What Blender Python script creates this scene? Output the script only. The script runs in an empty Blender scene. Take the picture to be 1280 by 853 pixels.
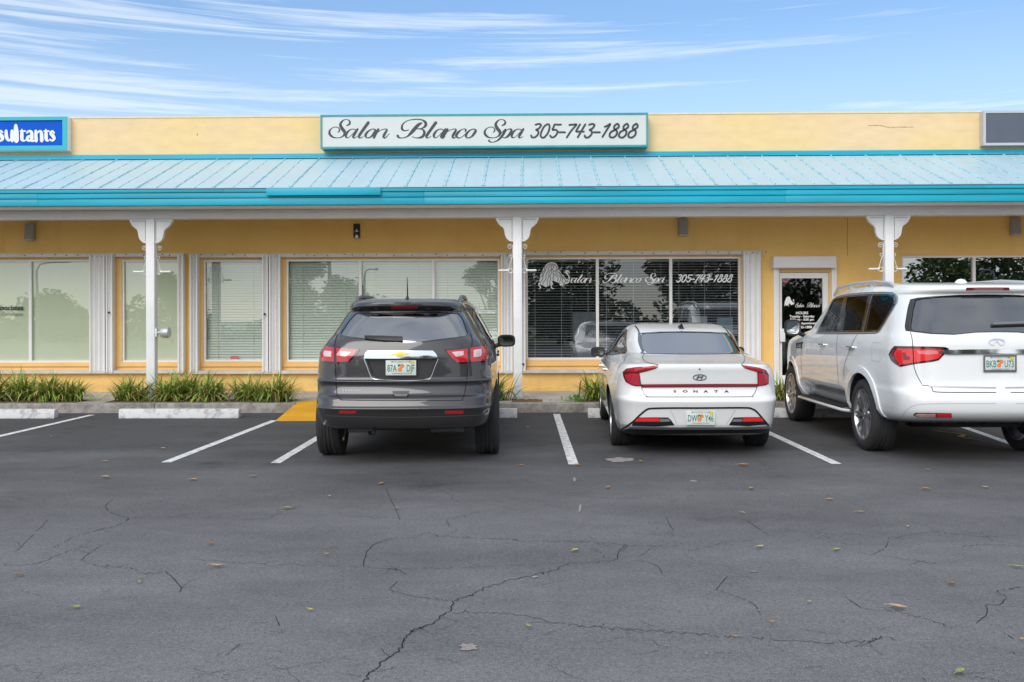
import bpy, bmesh, math, random
import numpy as np
from mathutils import Vector, Matrix
from mathutils.bvhtree import BVHTree
from mathutils.geometry import delaunay_2d_cdt
R = math.radians
scene = bpy.context.scene
col = scene.collection
rnd = random.Random(7)

# ------------------------------------------------------------------ camera
F_PX, CX, HOR, H_CAM = 1170.0, 640.0, 400.0, 1.48
YAW, ROLL = math.atan(20/1170.0), -0.0030
cam_rot = Matrix.Rotation(YAW, 3, 'Z') @ Matrix.Rotation(math.pi/2, 3, 'X') @ Matrix.Rotation(ROLL, 3, 'Z')
CAM = Vector((0, 0, H_CAM))
cd = bpy.data.cameras.new('camera')
cam = bpy.data.objects.new('camera', cd); col.objects.link(cam)
cam.matrix_world = Matrix.Translation(CAM) @ cam_rot.to_4x4()
cd.sensor_width = 36; cd.lens = 36*F_PX/1280; cd.shift_y = -(426.5-HOR)/1280
cd.clip_start = 0.1; cd.clip_end = 3000
scene.camera = cam

def ray(px, py):
    return (cam_rot @ Vector(((px-CX)/F_PX, -(py-HOR)/F_PX, -1))).normalized()
def onY(px, py, Y):
    d = ray(px, py); return CAM + d*(Y/d.y)
def onZ(px, py, Z=0.0):
    d = ray(px, py); return CAM + d*((Z-H_CAM)/d.z)

# ------------------------------------------------------------------ materials
MATS = {}
def srgb(r, g, b):
    f = lambda c: c/12.92 if c <= .04045 else ((c+.055)/1.055)**2.4
    return (f(r/255), f(g/255), f(b/255))
def nodes_of(name):
    m = bpy.data.materials.new(name); m.use_nodes = True
    nt = m.node_tree; b = nt.nodes['Principled BSDF']
    return m, nt, b
def mat(name, color, rough=.5, metal=0, coat=0, var=0, scale=6, bump=0, bscale=60, spec=.5, stretch=None, dirt=None):
    """principled material whose colour drifts with noise, optional bump and dirt colour"""
    if name in MATS: return MATS[name]
    m, nt, b = nodes_of(name); N, L = nt.nodes, nt.links
    b.inputs['Roughness'].default_value = rough; b.inputs['Metallic'].default_value = metal
    b.inputs['Coat Weight'].default_value = coat; b.inputs['Coat Roughness'].default_value = .03
    b.inputs['Specular IOR Level'].default_value = spec
    b.inputs['Base Color'].default_value = (*color, 1)
    if var or bump or dirt:
        tc = N.new('ShaderNodeTexCoord'); mp = N.new('ShaderNodeMapping'); L.new(tc.outputs['Object'], mp.inputs['Vector'])
        if stretch: mp.inputs['Scale'].default_value = stretch
    if var or dirt:
        n = N.new('ShaderNodeTexNoise'); n.inputs['Scale'].default_value = scale; n.inputs['Detail'].default_value = 6; n.inputs['Roughness'].default_value = .65
        L.new(mp.outputs[0], n.inputs['Vector'])
        r = N.new('ShaderNodeValToRGB'); e = r.color_ramp.elements
        e[0].position = .3; e[1].position = .7
        e[0].color = (*[c*(1-var) for c in color], 1) if not dirt else (*dirt, 1)
        e[1].color = (*[min(1, c*(1+var)) for c in color], 1)
        if dirt: e[0].position = .25; e[1].position = .25+max(.05, var)
        L.new(n.outputs['Fac'], r.inputs[0]); L.new(r.outputs[0], b.inputs['Base Color'])
        mr = N.new('ShaderNodeMapRange'); mr.inputs['To Min'].default_value = max(0, rough-.08); mr.inputs['To Max'].default_value = min(1, rough+.08)
        L.new(n.outputs['Fac'], mr.inputs['Value']); L.new(mr.outputs[0], b.inputs['Roughness'])
    if bump:
        n2 = N.new('ShaderNodeTexNoise'); n2.inputs['Scale'].default_value = bscale; n2.inputs['Detail'].default_value = 4
        L.new(mp.outputs[0], n2.inputs['Vector'])
        bp = N.new('ShaderNodeBump'); bp.inputs['Strength'].default_value = bump; bp.inputs['Distance'].default_value = .01
        L.new(n2.outputs['Fac'], bp.inputs['Height']); L.new(bp.outputs[0], b.inputs['Normal'])
    MATS[name] = m; return m
def glass(name, tint, refl=.06, blend=.25, rough=0.0, wave=0):
    """thin tinted pane: clear tint mixed with a mirror by viewing angle"""
    if name in MATS: return MATS[name]
    m = bpy.data.materials.new(name); m.use_nodes = True; nt = m.node_tree; N, L = nt.nodes, nt.links
    N.clear(); o = N.new('ShaderNodeOutputMaterial'); mx = N.new('ShaderNodeMixShader')
    t = N.new('ShaderNodeBsdfTransparent'); t.inputs[0].default_value = (*tint, 1)
    g = N.new('ShaderNodeBsdfGlossy'); g.inputs['Roughness'].default_value = rough; g.inputs[0].default_value = (.95, .97, 1, 1)
    lw = N.new('ShaderNodeLayerWeight'); lw.inputs['Blend'].default_value = blend
    mr = N.new('ShaderNodeMapRange'); mr.inputs['To Min'].default_value = refl; mr.inputs['To Max'].default_value = 1
    L.new(lw.outputs['Fresnel'], mr.inputs['Value']); L.new(mr.outputs[0], mx.inputs[0])
    L.new(t.outputs[0], mx.inputs[1]); L.new(g.outputs[0], mx.inputs[2]); L.new(mx.outputs[0], o.inputs[0])
    if wave:
        tc = N.new('ShaderNodeTexCoord'); n = N.new('ShaderNodeTexNoise'); n.inputs['Scale'].default_value = 1.3; n.inputs['Detail'].default_value = 1
        L.new(tc.outputs['Object'], n.inputs['Vector']); bp = N.new('ShaderNodeBump'); bp.inputs['Strength'].default_value = wave; bp.inputs['Distance'].default_value = .02
        L.new(n.outputs['Fac'], bp.inputs['Height']); L.new(bp.outputs[0], g.inputs['Normal'])
    MATS[name] = m; return m
def attr_mat(name, rough=.5, trans=0):
    """colour from the mesh's own colour attribute 'tone'"""
    if name in MATS: return MATS[name]
    m, nt, b = nodes_of(name)
    a = nt.nodes.new('ShaderNodeAttribute'); a.attribute_name = 'tone'
    nt.links.new(a.outputs['Color'], b.inputs['Base Color']); b.inputs['Roughness'].default_value = rough
    b.inputs['Specular IOR Level'].default_value = .3
    MATS[name] = m; return m

# ------------------------------------------------------------------ mesh helpers
class MB:
    def __init__(s): s.v = []; s.f = []; s.m = []; s.tone = None
    def add(s, vs, fs, mi=0):
        o = len(s.v); s.v += [tuple(v) for v in vs]
        for f in fs: s.f.append(tuple(i+o for i in f)); s.m.append(mi)
        return s
    def box(s, x0, x1, y0, y1, z0, z1, mi=0):
        vs = [(x, y, z) for z in (z0, z1) for y in (y0, y1) for x in (x0, x1)]
        return s.add(vs, [(0, 2, 3, 1), (4, 5, 7, 6), (0, 1, 5, 4), (2, 6, 7, 3), (0, 4, 6, 2), (1, 3, 7, 5)], mi)
    def quad(s, a, b, c, d, mi=0): return s.add([a, b, c, d], [(0, 1, 2, 3)], mi)
    def prism(s, poly, fn, mi=0):
        """poly of 2-D points; fn(u, v, k) -> 3-D point for the near (k=0) and far (k=1) face"""
        n = len(poly); vs = [fn(u, v, 0) for u, v in poly] + [fn(u, v, 1) for u, v in poly]
        fs = [tuple(range(n)), tuple(range(2*n-1, n-1, -1))] + [(i, i+n, (i+1) % n+n, (i+1) % n) for i in range(n)]
        return s.add(vs, fs, mi)
    def tube(s, pts, r, n=8, mi=0, closed=False):
        pts = [Vector(p) for p in pts]; N = len(pts); vs = []; up = Vector((0.13, 0.21, 1)).normalized()
        for i, p in enumerate(pts):
            a = pts[(i-1) % N] if (i or closed) else p; b = pts[(i+1) % N] if (i < N-1 or closed) else p
            t = (b-a).normalized(); u = t.cross(up)
            if u.length < .05: u = t.cross(Vector((1, 0, 0)))
            u.normalize(); w = t.cross(u); rr = r[i] if isinstance(r, (list, tuple)) else r
            vs += [p+u*rr*math.cos(2*math.pi*k/n)+w*rr*math.sin(2*math.pi*k/n) for k in range(n)]
        fs = []
        for i in range(N if closed else N-1):
            j = (i+1) % N
            fs += [(i*n+k, i*n+(k+1) % n, j*n+(k+1) % n, j*n+k) for k in range(n)]
        if not closed: fs += [tuple(range(n-1, -1, -1)), tuple((N-1)*n+k for k in range(n))]
        return s.add(vs, fs, mi)
    def lathe(s, prof, axis='x', c=(0, 0, 0), n=40, mi=0, flip=False):
        vs = []; N = len(prof)
        for k in range(n):
            a = 2*math.pi*k/n
            for (t, r) in prof:
                p = {'x': (t, r*math.cos(a), r*math.sin(a)), 'y': (r*math.cos(a), t, r*math.sin(a)), 'z': (r*math.cos(a), r*math.sin(a), t)}[axis]
                vs.append((p[0]+c[0], p[1]+c[1], p[2]+c[2]))
        fs = []
        for k in range(n):
            for i in range(N-1):
                q = (k*N+i, k*N+i+1, ((k+1) % n)*N+i+1, ((k+1) % n)*N+i)
                fs.append(q[::-1] if flip else q)
        return s.add(vs, fs, mi)
    def build(s, name, mats, parent=None, smooth=0, bevel=0, origin=(0, 0, 0), segs=2):
        me = bpy.data.meshes.new(name)
        o = Vector(origin)
        me.from_pydata([Vector(v)-o for v in s.v], [], s.f)
        for m in (mats if isinstance(mats, (list, tuple)) else [mats]): me.materials.append(m)
        me.polygons.foreach_set('material_index', s.m)
        if bevel:
            bm = bmesh.new(); bm.from_mesh(me); bmesh.ops.remove_doubles(bm, verts=bm.verts, dist=1e-5)
            es = [e for e in bm.edges if len(e.link_faces) == 2 and e.calc_face_angle(0) > .5]
            bmesh.ops.bevel(bm, geom=es, offset=bevel, segments=segs, profile=.6, affect='EDGES', clamp_overlap=True)
            bm.to_mesh(me); bm.free()
        if s.tone:
            ca = me.color_attributes.new('tone', 'FLOAT_COLOR', 'POINT')
            for i, c in enumerate(s.tone): ca.data[i].color = (*c, 1)
        me.validate()
        if smooth or bevel:
            me.polygons.foreach_set('use_smooth', [True]*len(me.polygons))
            me.set_sharp_from_angle(angle=R(smooth or 35))
        me.update()
        ob = bpy.data.objects.new(name, me); col.objects.link(ob)
        if parent: ob.parent = parent
        else: ob.location = o
        return ob
def tag(o, label=None, cat=None, group=None, kind=None):
    for k, v in (('label', label), ('category', cat), ('group', group), ('kind', kind)):
        if v: o[k] = v
    return o
def empty(name, loc, label, cat, group=None, rz=0):
    o = bpy.data.objects.new(name, None); col.objects.link(o); o.location = loc; o.rotation_euler = (0, 0, rz)
    return tag(o, label, cat, group)
def copy_tree(o, parent=None):
    c = o.copy(); col.objects.link(c)
    if parent: c.parent = parent
    for ch in list(o.children): copy_tree(ch, c)
    return c
def catmull(pts, k=6, closed=False):
    P = [np.array(p, float) for p in pts]; n = len(P); out = []
    for i in range(n if closed else n-1):
        p1, p2 = P[i], P[(i+1) % n]
        p0 = P[i-1] if (i or closed) else 2*p1-p2
        p3 = P[(i+2) % n] if (i+2 < n or closed) else 2*p2-p1
        for j in range(k):
            t = j/k
            out.append(.5*((2*p1)+(-p0+p2)*t+(2*p0-5*p1+4*p2-p3)*t*t+(-p0+3*p1-3*p2+p3)*t**3))
    if not closed: out.append(P[-1])
    return out

# ------------------------------------------------------------------ lettering
def stroke(mb, pts, fn, k=7, closed=False, mi=0, depth=0.0):
    """brush stroke through (u, v, half width); fn(u, v, depth) -> 3-D point"""
    C = catmull(pts, k, closed); n = len(C); L = []; Rr = []
    for i in range(n):
        a = C[(i-1) % n] if (i or closed) else C[i]; b = C[(i+1) % n] if (i < n-1 or closed) else C[i]
        t = b[:2]-a[:2]; l = math.hypot(*t) or 1; nrm = np.array((-t[1], t[0]))/l; w = C[i][2]; w = max(3.4, w*(1.2 if w > 9 else .95+.033*max(0, w-4)))
        L.append(C[i][:2]+nrm*w); Rr.append(C[i][:2]-nrm*w)
    vs = [fn(p[0], p[1], depth) for p in L]+[fn(p[0], p[1], depth) for p in Rr]
    fs = [(i, n+i, n+(i+1) % n, (i+1) % n) for i in range(n if closed else n-1)]
    mb.add(vs, fs, mi)
    if not closed:
        for e in (0, n-1):
            c = C[e]; w = max(1.5, c[2]); q = [(c[0]+w*math.cos(a*math.pi/5), c[1]+w*math.sin(a*math.pi/5)) for a in range(10)]
            mb.add([fn(u, v, depth+.0004) for u, v in q], [tuple(range(10))], mi)
G_S = [[(305,158,6),(338,138,10),(337,104,8),(300,87,4),(258,103,8),(233,145,13),(250,188,16),(280,228,15),(275,265,10),(240,290,6),(195,298,5),(145,288,9),(110,252,12),(113,213,9),(145,182,5),(188,174,5),(217,190,6),(222,215,8),(205,236,5)]]
G_a = [[(405,206,6),(368,197,5),(325,220,9),(297,262,12),(303,293,8),(332,290,4),(375,250,4),(420,200,4)], [(430,196,10),(398,250,12),(378,285,10),(392,299,6),(425,282,3)]]
G_l = [[(553,122,15),(500,195,14),(450,268,13),(447,293,9),(467,298,5),(497,280,3)]]
G_o = [[(600,197,5),(548,225,9),(520,268,12),(538,297,6),(582,285,8),(620,240,12),(632,210,10)]]
G_n = [[(668,198,11),(640,245,12),(615,297,11)], [(640,250,4),(690,212,4),(745,196,5),(764,208,9),(740,250,12),(726,284,11),(746,298,6),(793,247,3)]]
G_B = [[(1012,206,5),(970,217,7),(937,195,11),(946,142,8),(1000,102,5),(1080,87,6),(1160,91,7),(1205,122,13),(1205,160,13),(1165,188,6),(1110,195,4)], [(1110,195,4),(1170,201,8),(1193,240,13),(1170,284,12),(1110,299,6),(1052,285,4)], [(1162,127,8),(1120,152,15),(1060,220,17),(1000,280,8),(940,299,5),(902,293,9),(887,272,13)]]
G_c = [[(375,222,8),(380,200,7),(345,198,4),(297,230,10),(272,270,12),(292,297,7),(330,290,4),(372,255,3)]]
G_p = [[(790,245,4),(842,200,8),(815,255,12),(760,320,9),(700,347,5),(657,340,8),(652,325,9)], [(800,262,4),(860,206,5),(898,198,8),(908,216,11),(880,265,12),(840,296,7),(802,292,4)]]
G_3 = [[(75,130),(110,121),(130,135),(107,168),(82,180),(102,195),(100,225),(70,254),(40,255),(31,235)]]
G_0 = [[(200,124),(160,150),(131,210),(130,248),(160,257),(200,210),(216,150)]]
G_5 = [[(332,128),(300,129),(266,129),(256,155),(246,180),(280,181),(296,202),(272,243),(240,257),(220,237)]]
G_7 = [[(412,131),(450,129),(484,129),(432,190),(387,258)]]
G_4 = [[(521,124),(500,160),(482,195),(520,197),(560,198)], [(574,124),(535,190),(497,256)]]
G_1 = [[(767,150),(795,138),(822,124),(782,190),(744,252)]]
G_8 = [[(897,120),(866,140),(862,170),(888,192),(884,230),(850,257),(817,246),(826,206),(870,180),(908,150)]]
G_d = [[(308,205),(340,205),(372,205)]]
SPLIT = 'split'
def script_word(mb, seq, fn, d0=0.0):
    d = d0
    for g, dx in seq:
        for s in g:
            cl = g in (G_o,)
            stroke(mb, [(x+dx, y, w) for x, y, w in s], fn, closed=cl, depth=d); d += .00035
def script_digits(mb, fn, d0=0.0, w=9.5):
    d = d0
    for g, dx in ((G_3,0),(G_0,0),(G_5,0),(G_d,0),(G_7,0),(G_4,0),(G_3,535),(G_d,348),(G_1,0),(G_8,0),(G_8,94),(G_8,188)):
        for s in g:
            cl = g in (G_0, G_8)
            stroke(mb, [(((x+dx)/8+260)*9.143, y/8*9.143, w) for x, y in s], fn, closed=cl, depth=d); d += .00035
W_SALON = [(G_S,0),(G_a,0),(G_l,0),(G_o,0),(G_n,0)]
W_ALON = W_SALON[1:]
W_BLANCO = [(G_B,0),(G_l,772),(G_a,1005),(G_n,790),(G_c,1286),(G_o,1147)]
W_SPA = [(G_S,1775),(G_p,1280),(G_a,1895)]

def font(mb, body, size, fn, mi=0, align='CENTER', sx=1.0, space=1.0, bold=0):
    cu = bpy.data.curves.new('t', 'FONT'); cu.body = body; cu.size = size; cu.align_x = align; cu.space_character = space; cu.offset = bold; cu.resolution_u = 3
    ob = bpy.data.objects.new('t', cu); col.objects.link(ob)
    dg = bpy.context.evaluated_depsgraph_get(); ev = ob.evaluated_get(dg); me = ev.to_mesh()
    mb.add([fn(v.co.x*sx, v.co.y) for v in me.vertices], [tuple(p.vertices) for p in me.polygons], mi)
    ev.to_mesh_clear(); bpy.data.objects.remove(ob); bpy.data.curves.remove(cu)
# ------------------------------------------------------------------ world, sun
SUN_EL, SUN_AZ = R(34), R(200)       # sun high behind the photographer
w = bpy.data.worlds.new('World'); scene.world = w; w.use_nodes = True
nt = w.node_tree; N, L = nt.nodes, nt.links
bg = N['Background']; bg.inputs['Strength'].default_value = .185
sky = N.new('ShaderNodeTexSky'); sky.sky_type = 'NISHITA'; sky.sun_disc = False
sky.sun_elevation = SUN_EL; sky.sun_rotation = SUN_AZ; sky.air_density = 1.0; sky.dust_density = .6; sky.ozone_density = 2.5
hs = N.new('ShaderNodeHueSaturation'); hs.inputs['Saturation'].default_value = 1.18; hs.inputs['Value'].default_value = .95; L.new(sky.outputs[0], hs.inputs['Color'])
tc = N.new('ShaderNodeTexCoord'); mp = N.new('ShaderNodeMapping'); mp.inputs['Scale'].default_value = (1.25, 44, 1); mp.inputs['Rotation'].default_value = (0, 0, R(1.0)); mp.inputs['Location'].default_value = (6.2, 6.6, 0)
sx0 = N.new('ShaderNodeSeparateXYZ'); L.new(tc.outputs['Generated'], sx0.inputs[0])
az = N.new('ShaderNodeMath'); az.operation = 'ARCTAN2'; L.new(sx0.outputs['X'], az.inputs[0]); L.new(sx0.outputs['Y'], az.inputs[1])
cxy = N.new('ShaderNodeCombineXYZ'); L.new(az.outputs[0], cxy.inputs[0]); L.new(sx0.outputs['Z'], cxy.inputs[1])
L.new(cxy.outputs[0], mp.inputs['Vector'])
n1 = N.new('ShaderNodeTexNoise'); n1.inputs['Scale'].default_value = 1.6; n1.inputs['Detail'].default_value = 10; n1.inputs['Roughness'].default_value = .68; n1.inputs['Distortion'].default_value = .35
L.new(mp.outputs[0], n1.inputs['Vector'])
mp2 = N.new('ShaderNodeMapping'); mp2.inputs['Scale'].default_value = (1.2, 9, 1); mp2.inputs['Location'].default_value = (9.1, 4.4, 0); L.new(cxy.outputs[0], mp2.inputs['Vector'])
n2 = N.new('ShaderNodeTexNoise'); n2.inputs['Scale'].default_value = 1.5; n2.inputs['Detail'].default_value = 4; L.new(mp2.outputs[0], n2.inputs['Vector'])
sm = N.new('ShaderNodeMath'); sm.operation = 'MULTIPLY_ADD'; sm.inputs[1].default_value = .65
lf = N.new('ShaderNodeMath'); lf.operation = 'MULTIPLY_ADD'; lf.inputs[1].default_value = -.22; L.new(az.outputs[0], lf.inputs[0]); L.new(n2.outputs['Fac'], lf.inputs[2]); L.new(lf.outputs[0], sm.inputs[0]); L.new(n1.outputs['Fac'], sm.inputs[2])
cr = N.new('ShaderNodeValToRGB'); cr.color_ramp.elements[0].position = .86; cr.color_ramp.elements[1].position = 1.42; cr.color_ramp.elements[1].color = (.42, .42, .42, 1)
L.new(sm.outputs[0], cr.inputs[0])
# overhead veil: the sky away from the far horizon is thin bright cloud
sx = N.new('ShaderNodeSeparateXYZ'); L.new(tc.outputs['Generated'], sx.inputs[0])
vl = N.new('ShaderNodeMapRange'); vl.inputs['From Min'].default_value = .30; vl.inputs['From Max'].default_value = .75; vl.inputs['To Max'].default_value = .85; L.new(sx.outputs['Z'], vl.inputs['Value'])
bk = N.new('ShaderNodeMapRange'); bk.inputs['From Min'].default_value = .1; bk.inputs['From Max'].default_value = -.6; bk.inputs['To Max'].default_value = .8; L.new(sx.outputs['Y'], bk.inputs['Value'])
mxv = N.new('ShaderNodeMath'); mxv.operation = 'MAXIMUM'; L.new(vl.outputs[0], mxv.inputs[0]); L.new(bk.outputs[0], mxv.inputs[1])
n3 = N.new('ShaderNodeTexNoise'); n3.inputs['Scale'].default_value = 2.6; n3.inputs['Detail'].default_value = 7; L.new(tc.outputs['Generated'], n3.inputs['Vector'])
mr3 = N.new('ShaderNodeMapRange'); mr3.inputs['From Min'].default_value = .3; mr3.inputs['From Max'].default_value = .62; mr3.inputs['To Min'].default_value = .55; L.new(n3.outputs['Fac'], mr3.inputs['Value'])
mv = N.new('ShaderNodeMath'); mv.operation = 'MULTIPLY'; L.new(mxv.outputs[0], mv.inputs[0]); L.new(mr3.outputs[0], mv.inputs[1])
mm = N.new('ShaderNodeMath'); mm.operation = 'MAXIMUM'; L.new(cr.outputs[0], mm.inputs[0]); L.new(mv.outputs[0], mm.inputs[1])
mix = N.new('ShaderNodeMix'); mix.data_type = 'RGBA'; mix.inputs['B'].default_value = (6.0, 6.25, 6.5, 1)
hz = N.new('ShaderNodeMapRange'); hz.inputs['From Min'].default_value = .36; hz.inputs['From Max'].default_value = .17; hz.inputs['To Max'].default_value = .42; L.new(sx.outputs['Z'], hz.inputs['Value'])
mh = N.new('ShaderNodeMix'); mh.data_type = 'RGBA'; mh.inputs['B'].default_value = (4.3, 4.75, 5.3, 1); L.new(hz.outputs[0], mh.inputs['Factor']); L.new(hs.outputs[0], mh.inputs['A'])
L.new(mm.outputs[0], mix.inputs['Factor']); L.new(mh.outputs['Result'], mix.inputs['A']); L.new(mix.outputs['Result'], bg.inputs['Color'])
sd = bpy.data.lights.new('sun', 'SUN'); so = bpy.data.objects.new('sun', sd); col.objects.link(so)
sd.energy = 2.0; sd.angle = R(42); sd.color = (1, .965, .91)
# Nishita: rotation measured from +Y towards +X
dv = Vector((math.sin(SUN_AZ)*math.cos(SUN_EL), math.cos(SUN_AZ)*math.cos(SUN_EL), math.sin(SUN_EL)))
so.rotation_euler = dv.to_track_quat('Z', 'Y').to_euler(); so.location = dv*60
scene.view_settings.view_transform = 'Standard'; scene.view_settings.look = 'None'
scene.cycles.max_bounces = 8; scene.cycles.transparent_max_bounces = 12; scene.cycles.use_denoising = True
scene.cycles.caustics_reflective = False; scene.cycles.caustics_refractive = False

# ------------------------------------------------------------------ colours
M_teal = mat('teal_paint', (.004, .40, .55), .36, var=.18, scale=1.5, stretch=(.3, 1, 3), bump=.08, bscale=30)
M_tealdk = mat('teal_frame', (.03, .30, .33), .4, var=.15, scale=4)
M_white = mat('white_paint', (.83, .825, .82), .5, var=.06, scale=3, bump=.12, bscale=35)
M_beam = mat('beam_paint', (.80, .78, .78), .55, var=.08, scale=1.2, bump=.15, bscale=25)
M_alu = mat('white_aluminium', (.83, .82, .81), .38, var=.04, scale=5)
M_shut = mat('shutter_metal', (.82, .81, .80), .5, var=.06, scale=2, stretch=(4, 4, .6))
M_track = mat('track_metal', (.60, .58, .55), .5, metal=.1, var=.15, scale=3)
M_gold = mat('gold_stucco', (.80, .455, .125), .8, var=.10, scale=1.1, bump=.35, bscale=55, spec=.25)
M_goldtrim = mat('gold_trim', (.86, .54, .20), .6, var=.08, scale=2, bump=.1, bscale=30)
M_black = mat('black_plastic', (.012, .012, .013), .45)
M_dark = mat('dark_void', (.03, .03, .033), .8)
M_screw = mat('screw_heads', (.03, .10, .13), .5)

def parapet_material():
    m, nt, b = nodes_of('cream_stucco'); N, L = nt.nodes, nt.links
    tc = N.new('ShaderNodeTexCoord'); mp = N.new('ShaderNodeMapping'); mp.inputs['Scale'].default_value = (.35, .35, .8); L.new(tc.outputs['Object'], mp.inputs[0])
    n = N.new('ShaderNodeTexNoise'); n.inputs['Scale'].default_value = .8; n.inputs['Detail'].default_value = 6; L.new(mp.outputs[0], n.inputs['Vector'])
    r = N.new('ShaderNodeValToRGB'); e = r.color_ramp.elements
    e[0].position = .36; e[0].color = (.84, .62, .38, 1); e[1].position = .62; e[1].color = (.86, .63, .29, 1)
    L.new(n.outputs['Fac'], r.inputs[0])
    n2 = N.new('ShaderNodeTexNoise'); n2.inputs['Scale'].default_value = 9; n2.inputs['Detail'].default_value = 8; L.new(mp.outputs[0], n2.inputs['Vector'])
    mr = N.new('ShaderNodeMapRange'); mr.inputs['From Min'].default_value = .3; mr.inputs['From Max'].default_value = .7; mr.inputs['To Min'].default_value = .93; mr.inputs['To Max'].default_value = 1.04
    L.new(n2.outputs['Fac'], mr.inputs[0])
    mx = N.new('ShaderNodeVectorMath'); mx.operation = 'SCALE'; L.new(r.outputs[0], mx.inputs[0]); L.new(mr.outputs[0], mx.inputs['Scale'])
    L.new(mx.outputs[0], b.inputs['Base Color']); b.inputs['Roughness'].default_value = .85; b.inputs['Specular IOR Level'].default_value = .2
    n3 = N.new('ShaderNodeTexNoise'); n3.inputs['Scale'].default_value = 60; L.new(tc.outputs['Object'], n3.inputs['Vector'])
    bp = N.new('ShaderNodeBump'); bp.inputs['Strength'].default_value = .3; bp.inputs['Distance'].default_value = .01; L.new(n3.outputs['Fac'], bp.inputs['Height']); L.new(bp.outputs[0], b.inputs['Normal'])
    return m
M_cream = parapet_material()
def wall_material():
    m, nt, b = nodes_of('weathered_gold_stucco'); N, L = nt.nodes, nt.links
    tc = N.new('ShaderNodeTexCoord'); P = tc.outputs['Object']
    def noise(scale, sc, det=6, rough=.65):
        mp = N.new('ShaderNodeMapping'); mp.inputs['Scale'].default_value = sc; L.new(P, mp.inputs[0]); n = N.new('ShaderNodeTexNoise'); n.inputs['Scale'].default_value = scale; n.inputs['Detail'].default_value = det; n.inputs['Roughness'].default_value = rough
        L.new(mp.outputs[0], n.inputs['Vector']); return n.outputs['Fac']
    def mr(v, a, c, d, e):
        r = N.new('ShaderNodeMapRange'); L.new(v, r.inputs[0]); r.inputs[1].default_value = a; r.inputs[2].default_value = c; r.inputs[3].default_value = d; r.inputs[4].default_value = e; return r.outputs[0]
    def mt(op, a, c):
        q = N.new('ShaderNodeMath'); q.operation = op
        for i, v in enumerate((a, c)):
            if isinstance(v, (int, float)): q.inputs[i].default_value = v
            else: L.new(v, q.inputs[i])
        return q.outputs[0]
    sx = N.new('ShaderNodeSeparateXYZ'); L.new(P, sx.inputs[0])
    r = N.new('ShaderNodeValToRGB'); e = r.color_ramp.elements
    e[0].position = .33; e[0].color = (.90, .56, .175, 1); e[1].position = .66; e[1].color = (.94, .625, .225, 1); L.new(noise(.9, (1, 1, 1.4)), r.inputs[0])
    streak = mr(noise(1.6, (1.3, 1, .22), 8), .54, .80, 0, .20)
    splash = mt('MULTIPLY', mr(sx.outputs['Z'], .62, .16, 0, 1), mr(noise(3.2, (1, 1, 2.2), 7), .36, .66, .08, .55))
    d = mt('MAXIMUM', streak, splash)
    mx = N.new('ShaderNodeMix'); mx.data_type = 'RGBA'; mx.inputs['B'].default_value = (.40, .24, .10, 1); L.new(d, mx.inputs['Factor']); L.new(r.outputs[0], mx.inputs['A']); L.new(mx.outputs['Result'], b.inputs['Base Color'])
    b.inputs['Roughness'].default_value = .85; b.inputs['Specular IOR Level'].default_value = .2
    bp = N.new('ShaderNodeBump'); bp.inputs['Strength'].default_value = .5; bp.inputs['Distance'].default_value = .012; L.new(mt('ADD', noise(38, (1, 1, 1), 5), mt('MULTIPLY', noise(5, (1, 1, 1), 3), 1.5)), bp.inputs['Height']); L.new(bp.outputs[0], b.inputs['Normal'])
    return m
M_wall = wall_material()
M_roof = mat('roof_metal', (.43, .575, .64), .4, var=.05, scale=1.6, stretch=(1.6, .35, 1), spec=.5)
M_rib = mat('roof_rib', (.36, .62, .70), .4, var=.3, scale=5)

# ------------------------------------------------------------------ building
YW, SW = 17.5, .15
BX0, BX1 = -15.5, 15.5
ORG = (0, YW, 0)
bld = empty('retail_building', ORG, 'long yellow single storey shop building with a blue metal canopy and tall shop windows', 'building')
def part(name, mb, mats, parent=bld, **k): return mb.build(name, mats, parent, origin=ORG, **k)
def X(px, py=400, Y=YW): return onY(px, py, Y).x
def Z(py, px=640, Y=YW): return onY(px, py, Y).z

# openings of the front wall: px left, px right, py top, py bottom, py reference column
OPEN = [(-75, 116, 322, 462), (145, 225.5, 322, 462), (250, 331, 322, 462), (352.5, 626, 322, 462), (656, 927, 319, 461), (971, 1041, 336, None), (1126, 1330, 317, 458)]
rects = []
for a, b, t, bt in OPEN:
    m_ = (a+b)/2
    rects.append((X(a), X(b), Z(bt, m_) if bt else SW, Z(t, m_)))
PAR_Z, CAN_Z = Z(142.8, 640), 4.53
wall = MB(); xs = BX0; T = .2
for x0, x1, z0, z1 in rects:
    wall.box(xs, x0, YW, YW+T, 0, 3.9); wall.box(x0, x1, YW, YW+T, z1, 3.9)
    if z0 > SW+.01: wall.box(x0, x1, YW, YW+T, 0, z0)
    xs = x1
wall.box(xs, BX1, YW, YW+T, 0, 3.9)
part('wall', wall, M_wall)
shell = MB()
shell.box(BX0, BX1, 26, 26.2, 0, 5.2); shell.box(BX0, BX0+.2, YW+T, 26, 0, 5.2); shell.box(BX1-.2, BX1, YW+T, 26, 0, 5.2)
shell.box(BX0+.2, BX1-.2, YW+T, 26, 4.7, 4.85)
part('side_and_back_walls', shell, M_gold)
pp = MB(); pp.box(BX0, BX1, YW, YW+T, 3.9, PAR_Z-.03)
part('parapet', pp, M_cream)
cp = MB(); cp.box(BX0, BX1, YW-.012, YW+T+.02, PAR_Z-.03, PAR_Z)
part('coping', cp, mat('coping', (.78, .66, .42), .7, var=.1))
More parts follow.
